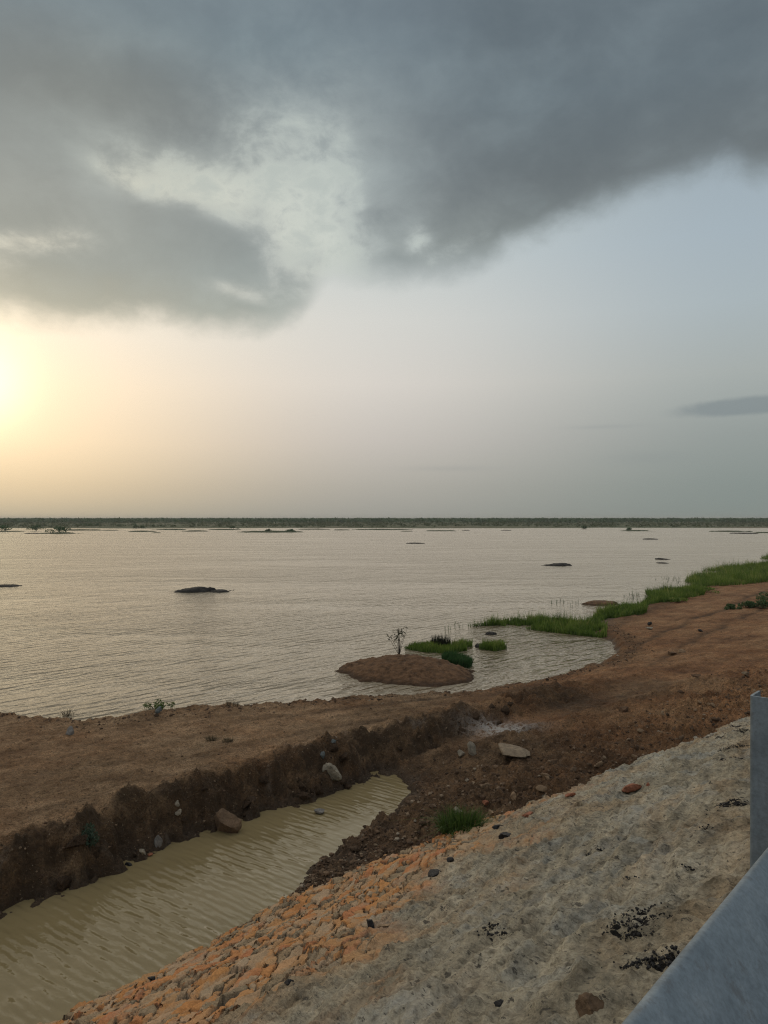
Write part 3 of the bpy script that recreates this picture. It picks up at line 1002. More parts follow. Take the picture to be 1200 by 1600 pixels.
def tube(path, radii, nseg=6):
    path = np.asarray(path, float); n = len(path)
    v = []
    for i in range(n):
        d = path[min(i + 1, n - 1)] - path[max(i - 1, 0)]
        d /= np.linalg.norm(d) + 1e-9
        a = np.cross(d, [0, 0, 1.0]) if abs(d[2]) < .95 else np.cross(d, [1.0, 0, 0])
        a /= np.linalg.norm(a); b = np.cross(d, a)
        th = np.arange(nseg) / nseg * 2 * np.pi
        v.append(path[i] + radii[i] * (np.cos(th)[:, None] * a + np.sin(th)[:, None] * b))
    v = np.concatenate(v)
    f = []
    for i in range(n - 1):
        for j in range(nseg):
            k = (j + 1) % nseg
            f.append((i * nseg + j, i * nseg + k, (i + 1) * nseg + k, (i + 1) * nseg + j))
    return v, np.array(f)


def join(list_vf):
    vs, fs, o = [], [], 0
    for v, f in list_vf:
        vs.append(v); fs.append(np.asarray(f) + o); o += len(v)
    return np.concatenate(vs), np.concatenate(fs)


def leaves(centres, size, seed, spread=None):
    g = np.random.default_rng(seed)
    n = len(centres)
    a = g.normal(0, 1, (n, 3)); a /= np.linalg.norm(a, axis=1)[:, None]
    b = g.normal(0, 1, (n, 3)); b -= (a * b).sum(1)[:, None] * a; b /= np.linalg.norm(b, axis=1)[:, None]
    sz = size * g.uniform(.6, 1.4, n)[:, None]
    v = np.stack([centres - a * sz, centres + b * sz * .38, centres + a * sz, centres - b * sz * .38], 1).reshape(-1, 3)
    i = np.arange(n) * 4
    q = np.stack([i, i + 1, i + 2, i + 3], 1)
    sh = np.repeat(g.uniform(0, 1, n), 4)
    return v, q, sh


def bush(name, p, w, h, label, cat, seed, mat=M_shrub, nl=900, leaf=.05, stem=True, group=None, nclump=9, flat=False):
    root = bpy.data.objects.new(name, None); COL.objects.link(root); root.location = p
    tag(root, label, cat, group)
    g = np.random.default_rng(seed)
    cs = np.stack([g.normal(0, .27, nclump) * w, g.normal(0, .2, nclump) * w, g.uniform(.16, .74, nclump) * h], 1)
    cs[:, 2] *= 1 - .5 * np.abs(cs[:, 0]) / (.6 * w)
    which = g.integers(0, nclump, nl)
    d = g.normal(0, 1, (nl, 3)); d /= np.linalg.norm(d, axis=1)[:, None]
    rr = (g.uniform(.3, 1, nl) ** .5)[:, None]
    c = cs[which] + d * rr * np.array([.2 * w, .2 * w, .23 * h])
    c[:, 2] = np.maximum(c[:, 2], .02 * h)
    v, q, sh = leaves(c, leaf, seed)
    sh = np.clip(sh * .6 + np.repeat(g.uniform(0, .5, nclump)[which], 4), 0, 1)
    me = mesh_np("foliage", v, [q], True); add_attr(me, 'shade', sh)
    link("foliage", me, root, mat)
    if stem:
        tb = []
        for i in range(min(6, nclump)):
            e = cs[i]
            tb.append(tube([[0, 0, -.05], e * [.4, .4, .45] + g.normal(0, .02 * w, 3), e], [.025 * h + .004, .016 * h + .003, .006 * h + .002], 5))
        v, f = join(tb)
        link("stem", mesh_np("stem", v, [f]), root, M_bark)
    return root


# reed beds along the lake edge (one mass of rushes each)
reed_bed([(730, 978), (780, 976), (840, 984), (890, 990), (948, 996), (950, 978), (900, 972), (850, 968), (790, 972)], 17000, .50,
         "bright green rush bed reaching into the lake as a spit", 301)
reed_bed([(915, 971), (960, 970), (1010, 962), (1012, 948), (975, 946), (940, 956)], 11000, .52, "small rush bed beside the brown mud bar", 302)
reed_bed([(985, 947), (1040, 945), (1100, 935), (1104, 922), (1050, 922), (1008, 925), (1020, 936)], 14000, .56, "long green rush bed in the middle of the shore", 303)
reed_bed([(1068, 908), (1105, 920), (1160, 918), (1215, 912), (1260, 906), (1260, 894), (1200, 893), (1140, 893), (1090, 898)], 20000, .70,
         "broad yellow green rush bed beside the red track's far end", 304)
reed_bed([(1095, 892), (1150, 893), (1215, 890), (1280, 886), (1280, 880), (1200, 880), (1140, 885)], 11000, .75, "rush bed behind the broad one at the right edge", 305)
reed_bed([(1187, 873), (1215, 876), (1280, 874), (1280, 868), (1200, 868)], 5000, .75, "farthest patch of green rushes at the right edge", 306)
# thin stems standing in open water
for i, (pts, n, lab) in enumerate([([(1020, 905), (1060, 912), (1070, 904), (1040, 900)], 90, "sparse dark stems in water left of the broad rush bed"),
                                   ([(965, 935), (1010, 938), (1030, 928), (985, 926)], 110, "sparse dark stems in water behind the mud bar"),
                                   ([(855, 941), (905, 951), (912, 943), (870, 935)], 45, "few thin stems in open water left of the mud bar"),
                                   ([(690, 983), (728, 981), (735, 974), (705, 974)], 28, "few thin stems off the tip of the rush spit")]):
    reed_bed(pts, n // 2, .45, lab, 320 + i, M_reed2, .03, -.4, .12)

# the red earth mound in the shallows
mc = at_z(634, 1052)
MC = np.array([mc[0] * 1.0, 24.3])


def mound_h(x, y):
    a, b = (x - MC[0]) / 2.35, (y - MC[1]) / 1.95
    a2 = np.where(a < 0, a * .93, a)
    b = b + a * .18
    r = np.sqrt(a2 * a2 + b * b) * (1 + .18 * np.abs(a) * (a < 0)) * (1 + fbm(a * 1.5, b * 1.5, 3, 400) * .2)
    z = .52 * (1 - r ** 1.7) + fbm(x * 1.2, y * 1.2, 4, 404) * .09 + fbm(x * 5, y * 5, 4, 408) * .035
    f1, _, r1, _, _, _ = voronoi(x * 6, y * 6, 409)
    z = z + np.clip(1 - f1 * 1.7, 0, 1) ** .6 * r1 * .05 * (r < 1)
    return np.maximum(z, -.5)


def build_mound():
    gx = np.linspace(-3.3, 3.3, 190); gy = np.linspace(-2.8, 2.8, 160)
    A, B = np.meshgrid(gx, gy, indexing='ij'); a, b = A.ravel(), B.ravel()
    z = mound_h(a + MC[0], b + MC[1])
    me = mesh_np("earth_mound", np.stack([a, b, z], 1), [grid_faces(190, 160)])
    o = link("earth_mound", me, None, M_redmud)
    o.location = (MC[0], MC[1], 0)
    tag(o, "low red brown earth mound standing in the shallows near the bank", "mound")


build_mound()


def on_mound(px, py):
    d = ray(px, py); ks = np.linspace(15, 40, 3000)
    X, Y, Z = d[0] * ks, d[1] * ks, H + d[2] * ks
    z = np.maximum(mound_h(X, Y), 0)
    i = np.nonzero(Z <= z)[0][0]
    return np.array([X[i], Y[i], float(z[i])])


# plants on and behind the mound
def patch(pix, n, h0, label, seed, mat, z=.03, width=.02, lean=.3):
    poly = [at_z(a, b, z)[:2] for a, b in pix]
    p = pts_in_poly(poly, n, seed)
    zz = np.maximum(mound_h(p[:, 0], p[:, 1]), -.03)
    g = np.random.default_rng(seed)
    nz = fbm(p[:, 0] * 1.2, p[:, 1] * 1.2, 3, seed)
    h = h0 * (.7 + .5 * nz) * g.uniform(.5, 1.15, n)
    v, q, t, sh = blades(np.c_[p, zz], h, width, lean, .3, seed)
    return tag(grass_object("grass", v, q, t, np.clip(sh + np.repeat(nz * .5, 5), 0, 1), mat), label, "grass", kind='stuff')


patch([(632, 1013), (660, 1018), (700, 1021), (730, 1016), (728, 1008), (690, 1008), (650, 1006)], 4200, .42, "bright green grass patch on the back of the mound", 330, M_reed)
patch([(690, 1030), (705, 1040), (735, 1043), (738, 1034), (715, 1026), (695, 1022)], 3000, .46, "dark green rush clump on the mound's right shoulder", 331, M_reed2)
patch([(715, 1010), (738, 1011), (738, 1006), (718, 1005)], 500, .40, "small rush tuft just right of the dark bush", 332, M_reed)
patch([(748, 1014), (775, 1017), (793, 1013), (785, 1009), (755, 1009)], 1100, .55, "separate rush tuft standing in water right of the mound", 333, M_reed)
tuft("dark_bush", 689, 1009, 46, 19, 420, "small dark twiggy bush behind the mound's grass", "bush", mat_foliage("dark_twig", (.012, .016, .010), (.03, .034, .022), (.05, .05, .035)), 340, width=.02, lean=.32, z=.05)


def sapling(px, py, hpx, label, seed):
    p = on_mound(px, py) + np.array([0, 0, -.05])
    h = hpx / F * p[1]
    root = bpy.data.objects.new("sapling", None); COL.objects.link(root); root.location = p
    tag(root, label, "sapling")
    g = np.random.default_rng(seed)
    tb, lf = [], []
    for i in range(9):
        a = g.uniform(0, 2 * np.pi); sp = g.uniform(.05, .5) * h
        e = np.array([math.cos(a) * sp, math.sin(a) * sp * .7, h * g.uniform(.6, 1.05)])
        m = e * [.35, .35, .5] + g.normal(0, .03, 3)
        pth = np.array([[0, 0, 0], m, e])
        tb.append(tube(pth, [.010, .007, .003], 5))
        for j in range(4):
            k = g.uniform(.45, 1)
            b0 = m + (e - m) * k
            b1 = b0 + g.normal(0, .09, 3) + [0, 0, .07]
            tb.append(tube([b0, (b0 + b1) / 2, b1], [.004, .003, .002], 4))
            for q in range(5):
                lf.append(b0 + (b1 - b0) * g.uniform(.3, 1.1) + g.normal(0, .02, 3))
    v, f = join(tb)
    link("stem", mesh_np("stem", v, [f]), root, M_bark)
    v, q, sh = leaves(np.array(lf), .035, seed)
    me = mesh_np("foliage", v, [q]); add_attr(me, 'shade', sh)
    link("foliage", me, root, M_sap)


sapling(624, 1022, 42, "slender twiggy sapling on the back of the red mound", 350)

# mud bars and islets out in the lake
islet(270, 330, 926, .30, "largest dark mud islet left of centre with a blunt end", seed=3, skew=.75, depth=1.2)
islet(326, 358, 925.5, .14, "thin dark mud bar touching the right end of the largest dark islet", seed=4, depth=.8)
islet(-14, 32, 917, .12, "thin dark mud bar at the left edge of the lake", seed=5, depth=.8)
islet(634, 661, 849.5, .22, "small dark mud bar in the far middle of the lake", seed=6, depth=1.4)
islet(851, 888, 884.5, .26, "dark tapering mud islet in open water right of centre", seed=7, skew=.6, depth=1.2)
islet(1004, 1027, 843, .30, "small dark mud bar far out to the right", seed=8, depth=1.5)
islet(1027, 1044, 874.5, .18, "upper of two thin dark bars near the right shore", seed=9, depth=.8, skew=-.6)
islet(1027, 1042, 880.5, .12, "lower of two thin dark bars near the right shore", seed=10, depth=.7)
islet(910, 966, 946, .20, "flat brown mud bar beside the small rush bed", M_redmud, seed=11, depth=.9)
islet(758, 775, 992, .12, "small dark lump in the shallows below the rush spit", seed=12, depth=.25)
islet(742, 757, 1012, .13, "little mud lump beside the separate rush tuft", seed=13, depth=.3)
islet(972, 1012, 830, .5, "dark islet with one bush near the far right shore", M_green, seed=14, depth=6)
islet(1115, 1162, 831, .5, "low green islet at far right behind its longer neighbour", M_green, seed=15, depth=6)
islet(1143, 1184, 834, .4, "low dark islet at far right in front of its neighbour", seed=16, depth=4)
islet(1183, 1225, 833, .4, "low islet cut off by the right edge", M_green, seed=17, depth=5)
islet(378, 466, 832, .7, "long low green islet with two small bushes", M_green, seed=18, depth=6)
islet(288, 322, 830.5, .5, "short green islet left of the long two-bush islet", M_green, seed=19, depth=5)
islet(204, 238, 831, .5, "short green islet on the far left water", M_green, seed=20, depth=5)
islet(158, 186, 829, .35, "thin islet close to the far left shore", M_green, seed=21, depth=4)
islet(239, 251, 833, .3, "tiny dark islet on the far left water", M_green, seed=22, depth=2)
islet(70, 120, 834, .5, "dark islet carrying the largest bush at far left", M_green, seed=23, depth=5)
islet(43, 64, 834, .3, "small dark bar left of the largest far bush", seed=24, depth=3)
islet(-20, 36, 831, .4, "bushy islet at the far left edge", M_green, seed=25, depth=6)
islet(520, 548, 828.5, .4, "thin dark islet in the far centre", M_green, seed=26, depth=4)
islet(626, 643, 830.5, .3, "very small islet left of the longer far islet", M_green, seed=27, depth=3)
islet(663, 713, 830, .4, "long thin dark islet in the far centre right", M_green, seed=28, depth=5)
islet(723, 734, 829, .3, "tiny dark islet right of the long thin one", seed=29, depth=3)
islet(784, 799, 829, .3, "tiny grey islet alone at far right of centre", seed=30, depth=3)

islet(100, 150, 829, .6, "green islet just behind the largest bush islet at far left", M_green, seed=41, depth=6)
islet(245, 292, 828, .5, "thin green islet hugging the far shore left of the short one", M_green, seed=42, depth=5)
islet(330, 372, 828, .5, "thin green islet just behind the long two-bush islet", M_green, seed=43, depth=5)
islet(468, 515, 827.5, .5, "thin green islet right of the long two-bush islet", M_green, seed=44, depth=5)
islet(560, 640, 828, .5, "green spit of land running out from the far centre shore", M_green, seed=45, depth=7)


def far_bush(px, py, wpx, hpx, label, seed, mat=M_far):
    p = at_z(px, py, .15)
    d = p[1]
    bush("bush", p, wpx / F * d * 1.25, hpx / F * d * 1.1, label, "bush", seed, mat, 420, .035 * wpx / F * d + .10, True, None, 7)


far_bush(92, 832, 34, 11, "largest far bush on the dark islet at left", 501)
far_bush(10, 829, 30, 9, "rounded bush on the islet at the left edge", 502)
far_bush(57, 829, 22, 10, "bush behind the small dark bar at left", 503)
far_bush(419, 831, 9, 5, "left bush on the long low green islet", 504)
far_bush(455, 831, 12, 5, "right bush on the long low green islet", 505)
far_bush(983, 829, 10, 5, "lone bush on the far right islet", 506)
far_bush(214, 825, 14, 9, "tall bush on the far left shore", 507)
far_bush(135, 823, 14, 7, "left of two bushes on the far left shore", 508)
far_bush(152, 823, 10, 6, "right of two bushes on the far left shore", 509)
far_bush(913, 826, 10, 6, "lone bush on the far right shore", 510)
far_bush(187, 823, 12, 5, "low bush between the pair and the tall one on the far left shore", 511)
far_bush(365, 826, 9, 4, "small bush on the far shore left of centre", 512)

# ------------------------------------------------------------------ far shore
def build_far():
    xs = np.linspace(-2600, 2600, 700)
    ys = np.array([360, 380, 395, 405, 412, 420, 430, 445, 465, 500, 560, 640, 760, 900, 1200, 1800, 2600, 4200])
    X, Y = np.meshgrid(xs, ys, indexing='ij'); x, y = X.ravel(), Y.ravel()
    z = np.interp(y, [360, 400, 425, 470, 600, 1200, 4200], [-.8, -.15, .12, .45, .7, 1.2, 2.2])
    edge = fbm(x * .012, y * .03, 4, 600) * .55 + fbm(x * .05, y * .08, 3, 604) * .25 + .12 * sstep(100, -60, x)
    z = z + edge * np.exp(-((y - 425) / 60) ** 2) * .8
    me = mesh_np("far_shore", np.stack([x, y, z], 1), [grid_faces(len(xs), len(ys))])
    m, k, b = material("far_land", .95, .2)
    geo = k.new('ShaderNodeNewGeometry'); P = geo.outputs['Position']
    n = k.noise(k.mapping(P, scale=(.3, 1, 1)), .035, 5, .6)
    k.put(b.inputs['Base Color'], k.ramp(n, [(.35, (.060, .088, .044)), (.52, (.098, .112, .062)), (.68, (.165, .130, .092))]))
    o = link("far_shore", me, None, m)
    tag(o, "flat far shore beyond the lake", "shore", kind='structure')
    # scrub: one mass that nobody could count
    g = np.random.default_rng(61)

    def mass(n, y0, y1, h0, h1, wd, mat, label, seed, pw=1.0):
        yy = y0 + (y1 - y0) * g.uniform(0, 1, n) ** pw
        xx = g.uniform(-.95, .95, n) * yy
        keep = fbm(xx * .008, yy * .012, 3, seed) > -.22
        yy, xx = yy[keep], xx[keep]
        zz = np.interp(yy, [360, 400, 425, 470, 600, 1200, 4200], [-.8, -.15, .12, .45, .7, 1.2, 2.2])
        h = g.uniform(h0, h1, len(xx)) * (yy / y0) ** .15
        nl = 14
        c = np.repeat(np.stack([xx, yy, zz], 1), nl, 0)
        hh = np.repeat(h, nl)
        d = g.normal(0, 1, c.shape); d /= np.linalg.norm(d, axis=1)[:, None]
        c = c + d * np.stack([hh * wd * .5, hh * wd * .5, hh * .40], 1) + np.stack([0 * hh, 0 * hh, hh * .52], 1)
        v, q, sh = leaves(c, 1, seed)
        size = np.repeat(hh * .34, 4)[:, None]
        cc = np.repeat(c, 4, 0)
        v = cc + (v - cc) * size * np.array([1.3, 1.3, .8])
        base = np.repeat(np.repeat(g.uniform(0, .7, len(xx)), nl), 4)
        me = mesh_np("treeline", v, [q]); add_attr(me, 'shade', np.clip(base + sh * .3, 0, 1))
        o = link("treeline", me, None, mat)
        tag(o, label, "treeline", kind='stuff')
    mass(10500, 780, 2400, 3.9, 5.4, 1.7, M_far, "dark green belt of scrub along the horizon", 620, 1.3)
    mass(6300, 430, 800, .5, 1.6, 1.8, M_farl, "low pale scrub dotting the flat far shore", 630, 1.2)


build_far()

# ------------------------------------------------------------------ stones
def ico(sub):
    import bmesh
    bm = bmesh.new(); bmesh.ops.create_icosphere(bm, subdivisions=sub, radius=1)
    bm.verts.ensure_lookup_table()
    v = np.array([x.co[:] for x in bm.verts]); f = np.array([[q.index for q in p.verts] for p in bm.faces])
    bm.free(); return v, f


ICO1, ICO2, ICO4 = ico(1), ico(2), ico(4)


def n3(v, sc, seed):
    return perlin(v[:, 0] * sc + v[:, 2] * .7 * sc, v[:, 1] * sc - v[:, 2] * .9 * sc, seed) * .6 + perlin(v[:, 2] * sc + 5, v[:, 0] * sc - v[:, 1] * .5 * sc, seed + 1) * .6


def stone_shape(seed, sub=ICO4, cuts=9, rough=.10):
    v, f = sub
    v = v.copy(); g = np.random.default_rng(seed)
    for i in range(cuts + 5):                               # planar facets
        n = g.normal(0, 1, 3); n /= np.linalg.norm(n)
        d = g.uniform(.38, .80)
        k = v @ n - d
        v = v - np.clip(k, 0, None)[:, None] * n * .97
    r = 1 + n3(v, 1.4, seed) * .12 + n3(v, 4.5, seed + 5) * rough + n3(v, 11, seed + 9) * rough * .4
    return v * r[:, None], f


def stone(px, py, wpx, hpx, label, mat, seed, where='ground', cat="stone", name="stone", depth=1.0, sink=.25, rot=0., tilt=0., cuts=9, rough=.10, z=None, group=None):
    """px, py: middle of the foot where the stone meets what it lies on"""
    if where == 'water': p = at_z(px, py, z if z is not None else PZ)
    else: p = hit(px, py, where == 'slope')
    d = p[1]
    a, h = wpx / F * d / 2, hpx / F * d / 2
    v, f = stone_shape(seed, cuts=cuts, rough=rough)
    v = v * [a * 1.12, a * depth, h * 1.15]
    me = mesh_np(name, v, [f])
    o = link(name, me, None, mat)
    o.rotation_euler = (tilt, 0, rot)
    o.location = (p[0], p[1] + a * depth * .5, p[2] + h * .62)
    if where == 'slope':
        o.location = (p[0], p[1], p[2] - h * .05)
    tag(o, label, cat, group)
    return o


MS_pale = mat_plain("pale_stone", (.27, .24, .185), .9, .3, 9, .03)
MS_grey = mat_plain("grey_stone", (.19, .18, .165), .9, .3, 9, .03)
MS_brown = mat_plain("brown_rock", (.150, .100, .062), .9, .35, 7, .04)
MS_black = mat_plain("black_stone", (.016, .016, .017), .6, .3, 12, .02)
MS_red = mat_plain("red_stone", (.29, .120, .070), .9, .3, 9, .03)
MS_tan = mat_plain("tan_stone", (.30, .21, .13), .9, .3, 9, .03)
MS_blue = mat_plain("bluegrey_stone", (.13, .15, .15), .9, .3, 9, .03)
MS_slab = mat_plain("pale_slab", (.215, .170, .118), .95, .35, 10, .03)
M_darkclod = mat_plain("dark_clod", (.085, .054, .032), .95, .5, 7, .06)  # darker copy of the earth clod colour, for the cut bank
MS_clod = mat_plain("earth_clod", (.135, .085, .052), .95, .4, 9, .04)

stone(519, 1222, 30, 36, "pale rough boulder lodged in the far ditch bank", MS_pale, 701, sink=.1, rough=.16)
stone(351, 1303, 44, 40, "large brown rock standing at the ditch water's edge", MS_brown, 702, 'water', depth=.8, cuts=6)
stone(499, 1273, 20, 9, "small dark stone breaking the ditch water surface", MS_grey, 703, 'water', depth=.7)
stone(806, 1186, 58, 10, "flat pale slab lying on the earth beyond the ditch end", MS_slab, 704, depth=1.9, sink=.5, rot=.3, cuts=12)
stone(736, 1180, 17, 22, "pale pointed stone left of the flat slab", MS_pale, 705, depth=.7, cuts=7)
stone(722, 1182, 12, 12, "small pale stone beside the pointed one", MS_pale, 706)
stone(108, 1148, 15, 16, "grey stone alone on the track's left end", MS_grey, 707)
stone(247, 1114, 17, 11, "blue grey stone under the green plant on the shore", MS_blue, 708, depth=.7)
stone(275, 1262, 9, 15, "upper pale stone in the dark ditch bank left of the brown rock", MS_pale, 709)
stone(277, 1278, 14, 14, "lower pale stone in the dark ditch bank left of the brown rock", MS_pale, 710)
stone(247, 1324, 12, 22, "narrow upright pale stone in the near left ditch bank", MS_grey, 711)
stone(221, 1337, 14, 12, "pale stone right below the bluish bank shrub", MS_pale, 712)
stone(233, 1340, 10, 8, "small reddish stone beside the pale one under the bank shrub", MS_red, 713)
stone(504, 1188, 8, 18, "thin upright grey stone above the pale boulder", MS_blue, 714, depth=.8)
stone(521, 1164, 14, 9, "dark bluish stone on the ditch crest", MS_blue, 715)
stone(201, 1358, 14, 10, "black stone at the ditch water under the bank", MS_black, 716)
stone(716, 1273, 13, 13, "rounded pale stone above the grass tuft", MS_pale, 717, cuts=2, rough=.05)
stone(760, 1260, 12, 12, "rounded reddish stone above the grass tuft", MS_red, 718)
stone(804, 1252, 12, 14, "tan stone in the loose earth right of the grass tuft", MS_tan, 719)
stone(768, 1275, 10, 12, "orange brown stone at the right end of the grass tuft", MS_tan, 720)
stone(1165, 1056, 11, 8, "pale pinkish stone on the spoil behind the guardrail post", MS_slab, 721)
stone(1095, 988, 9, 5, "small black stone on the red track at far right", MS_black, 722)
stone(1066, 1020, 12, 8, "pale tan clod in the middle of the red track", MS_tan, 723)
stone(1050, 1024, 16, 7, "flat orange clod beside the pale one on the red track", MS_clod, 724)
stone(976, 1112, 16, 9, "brown clod on the track above the spoil band", MS_clod, 725)
stone(1088, 1058, 17, 5, "flat dark flake of earth on the red track", MS_clod, 726, depth=.5)
stone(1016, 977, 9, 7, "small dark clod on the red track near the rushes", MS_black, 727)
stone(1015, 983, 16, 4, "flat white stone under the small dark clod", MS_pale, 728, depth=.7)
# on the mortared slope
SL = R(-24)
stone(791, 1307, 28, 13, "long black stone on the mortar right of the grass tuft", MS_black, 740, 'slope', rot=.5, tilt=SL, cuts=7)
stone(777, 1294, 17, 9, "small black stone just above the long black one", MS_black, 741, 'slope', rot=.4, tilt=SL)
stone(676, 1366, 25, 17, "black stone among orange stones below the tuft", MS_black, 742, 'slope', rot=.5, tilt=SL, cuts=7)
stone(703, 1345, 17, 11, "dark grey stone above the black one below the tuft", MS_black, 743, 'slope', rot=.2, tilt=SL)
stone(580, 1444, 16, 24, "jagged black stone on buff mortar in the lower middle", MS_black, 744, 'slope', rot=1.1, tilt=SL, cuts=7)
stone(450, 1535, 18, 11, "small black flake on the lower orange stones", MS_black, 745, 'slope', rot=.6, tilt=SL, cuts=7)
stone(236, 1529, 20, 9, "black flake standing in for a dark hole among the orange stones by the ditch water", MS_black, 746, 'slope', rot=.4, tilt=SL)  # black stone put in for the darkness of a hole
stone(781, 1571, 20, 24, "black stone at the bottom middle of the mortar", MS_black, 747, 'slope', rot=1.0, tilt=SL, cuts=7)
stone(923, 1580, 50, 44, "rounded brown boulder set in mortar at the bottom", MS_brown, 748, 'slope', rot=.5, tilt=SL, cuts=4)
stone(984, 1233, 40, 11, "long flat red stone on the upper mortar", MS_red, 749, 'slope', rot=.6, tilt=SL)
stone(1013, 1228, 8, 14, "small upright red stone right of the long red one", MS_red, 750, 'slope', tilt=SL)
stone(890, 1242, 18, 8, "flat red stone on the mortar's upper edge", MS_red, 751, 'slope', rot=.6, tilt=SL)
stone(824, 1274, 26, 12, "tilted red slab on the mortar's edge right of the tuft", MS_red, 752, 'slope', rot=.9, tilt=SL)
stone(600, 1447, 24, 10, "small orange stone beside the jagged black one", MS_tan, 753, 'slope', rot=.5, tilt=SL)


# loose clods in the spoil: many of one kind
def clods():
    g = np.random.default_rng(800)
    protos = []
    for i in range(6):
        v, f = stone_shape(810 + i, ICO2, 7, .14)
        v = v * [1, .8, .6]
        me = mesh_np("earth_clod", v, [f]); me.materials.append((MS_clod, MS_brown, MS_clod, MS_tan, MS_clod, MS_clod)[i])
        protos.append(me)
    made = 0
    while made < 110:
        s = g.uniform(6.5, 26); t = tab(s, T0_) + abs(g.normal(0, 1.0)) + .1
        x, y = xy(s, t)
        u = 600 + F * x / y
        if u > 1215 or y < 8: continue
        zz = float(gh(x, y)[0])
        o = bpy.data.objects.new("earth_clod", protos[g.integers(0, 6)]); COL.objects.link(o)
        r = g.uniform(.03, .085) * (1 + .02 * s)
        o.scale = (r, r, r); o.rotation_euler = (g.uniform(-.3, .3), g.uniform(-.3, .3), g.uniform(0, 6))
        o.location = (x, y, zz + r * .25)
        tag(o, "loose brown clod in the spoil along the slope's foot", "clod", "loose clods along the slope's foot")
        made += 1


clods()


def bank_clods():
    g = np.random.default_rng(840)
    protos = []
    for i in range(4):
        v, f = stone_shape(850 + i, ICO4, 5, .22)
        me = mesh_np("earth_clod", v * [1, .85, .7], [f]); me.materials.append(M_darkclod)
        protos.append(me)
    for i in range(34):
        s = g.uniform(1.0, 13); a, b = float(tab(s, T4_)), float(tab(s, T5_))
        t = a + (b - a) * g.uniform(-.15, .75) ** 1.0 if g.uniform() < .6 else a + g.normal(0, .06)
        x, y = xy(s, t); zz = float(gh(x, y)[0])
        o = bpy.data.objects.new("earth_clod", protos[g.integers(0, 4)]); COL.objects.link(o)
        r = g.uniform(.05, .15)
        o.scale = (r, r, r); o.rotation_euler = (g.uniform(-.5, .5), g.uniform(-.5, .5), g.uniform(0, 6))
        o.location = (x, y, zz + r * .1)
        tag(o, "dark lump of earth slumped down the cut bank of the ditch", "clod", "slumped lumps on the ditch bank")


bank_clods()


def rubble():
    g = np.random.default_rng(900)
    prot = [stone_shape(910 + i, ICO1, 6, .15) for i in range(8)]
    vs, fs, sh, o = [], [], [], 0

    def add(n, s0, s1, fn, r0, r1, sd):
        nonlocal o
        s = g.uniform(s0, s1, n); t = fn(s, n)
        x, y = xy(s, t); z = ground_h(s, t)
        ok = (z > .0) & (y > 5)
        for i in np.nonzero(ok)[0]:
            v, f = prot[g.integers(0, 8)]
            r = r0 * (r1 / r0) ** (g.uniform() ** 2.2)
            a = g.uniform(0, 6.28); c, q = math.cos(a), math.sin(a)
            w = v * [r, r * .8, r * .62]
            w = np.stack([w[:, 0] * c - w[:, 1] * q + x[i], w[:, 0] * q + w[:, 1] * c + y[i], w[:, 2] + z[i] + r * .2], 1)
            vs.append(w); fs.append(f + o); o += len(v); sh.append(np.full(len(v), g.uniform()))
    add(5200, 5, 34, lambda s, n: tab(s, T0_) + np.abs(g.normal(0, 1.1, n)), .012, .06, 1)
    add(600, 0, 13, lambda s, n: tab(s, T4_) + g.uniform(0, 1, n) * (tab(s, T5_) + .3 - tab(s, T4_)), .012, .045, 2)
    add(1400, 3, 60, lambda s, n: tab(s, T5_) + g.uniform(0, 1, n) * (tab(s, T6_) - tab(s, T5_)), .01, .04, 3)
    add(1500, 5, 10, lambda s, n: tab(s, T0_) + g.uniform(0, 1, n) * (tab(s, T1_) - tab(s, T0_)), .012, .07, 4)
    add(1500, 4, 30, lambda s, n: tab(s, T6_) - np.abs(g.normal(0, .5, n)), .015, .07, 5)
    me = mesh_np("rubble", np.concatenate(vs), [np.concatenate(fs)], False)
    add_attr(me, 'shade', np.concatenate(sh))
    m, k, b = material("rubble", .95, .2)
    k.put(b.inputs['Base Color'], k.ramp(k.attr('shade'), [(0, (.055, .038, .026)), (.45, (.12, .078, .050)), (.8, (.17, .115, .074)), (.96, (.24, .18, .12)), (1, (.31, .27, .21))]))
    tag(link("rubble", me, None, m), "loose gravel and crumbs of earth strewn over the banks", "rubble", kind='stuff')


rubble()


def black_gravel():
    g = np.random.default_rng(950)
    prot = [stone_shape(960 + i, ICO1, 6, .2) for i in range(6)]
    vs, fs, o = [], [], 0
    for px, py, rad in TAR:
        p = hit(px, py, True)
        ps, pt = st(p[0], p[1])
        n = int(14 + 3800 * rad * rad)
        ds = g.normal(0, rad * .17, n); dt = g.normal(0, rad * .62, n) + ds * .3
        s, t = ps + ds, pt + dt
        x, y = xy(s, t); z = emb_h(s, t)
        for i in range(n):
            v, f = prot[g.integers(0, 6)]
            r_ = .0035 * (3.6 ** (g.uniform() ** 1.6))
            a = g.uniform(0, 6.28); c, q = math.cos(a), math.sin(a)
            w = v * [r_ * 1.2, r_ * .9, r_ * .9]
            w = np.stack([w[:, 0] * c - w[:, 1] * q + x[i], w[:, 0] * q + w[:, 1] * c + y[i], w[:, 2] + z[i] + r_ * .35], 1)
            vs.append(w); fs.append(f + o); o += len(v)
    me = mesh_np("gravel", np.concatenate(vs), [np.concatenate(fs)], False)
    tag(link("gravel", me, None, MS_black), "scattered patches of black gravel stuck in the grey mortar", "gravel", kind='stuff')


black_gravel()

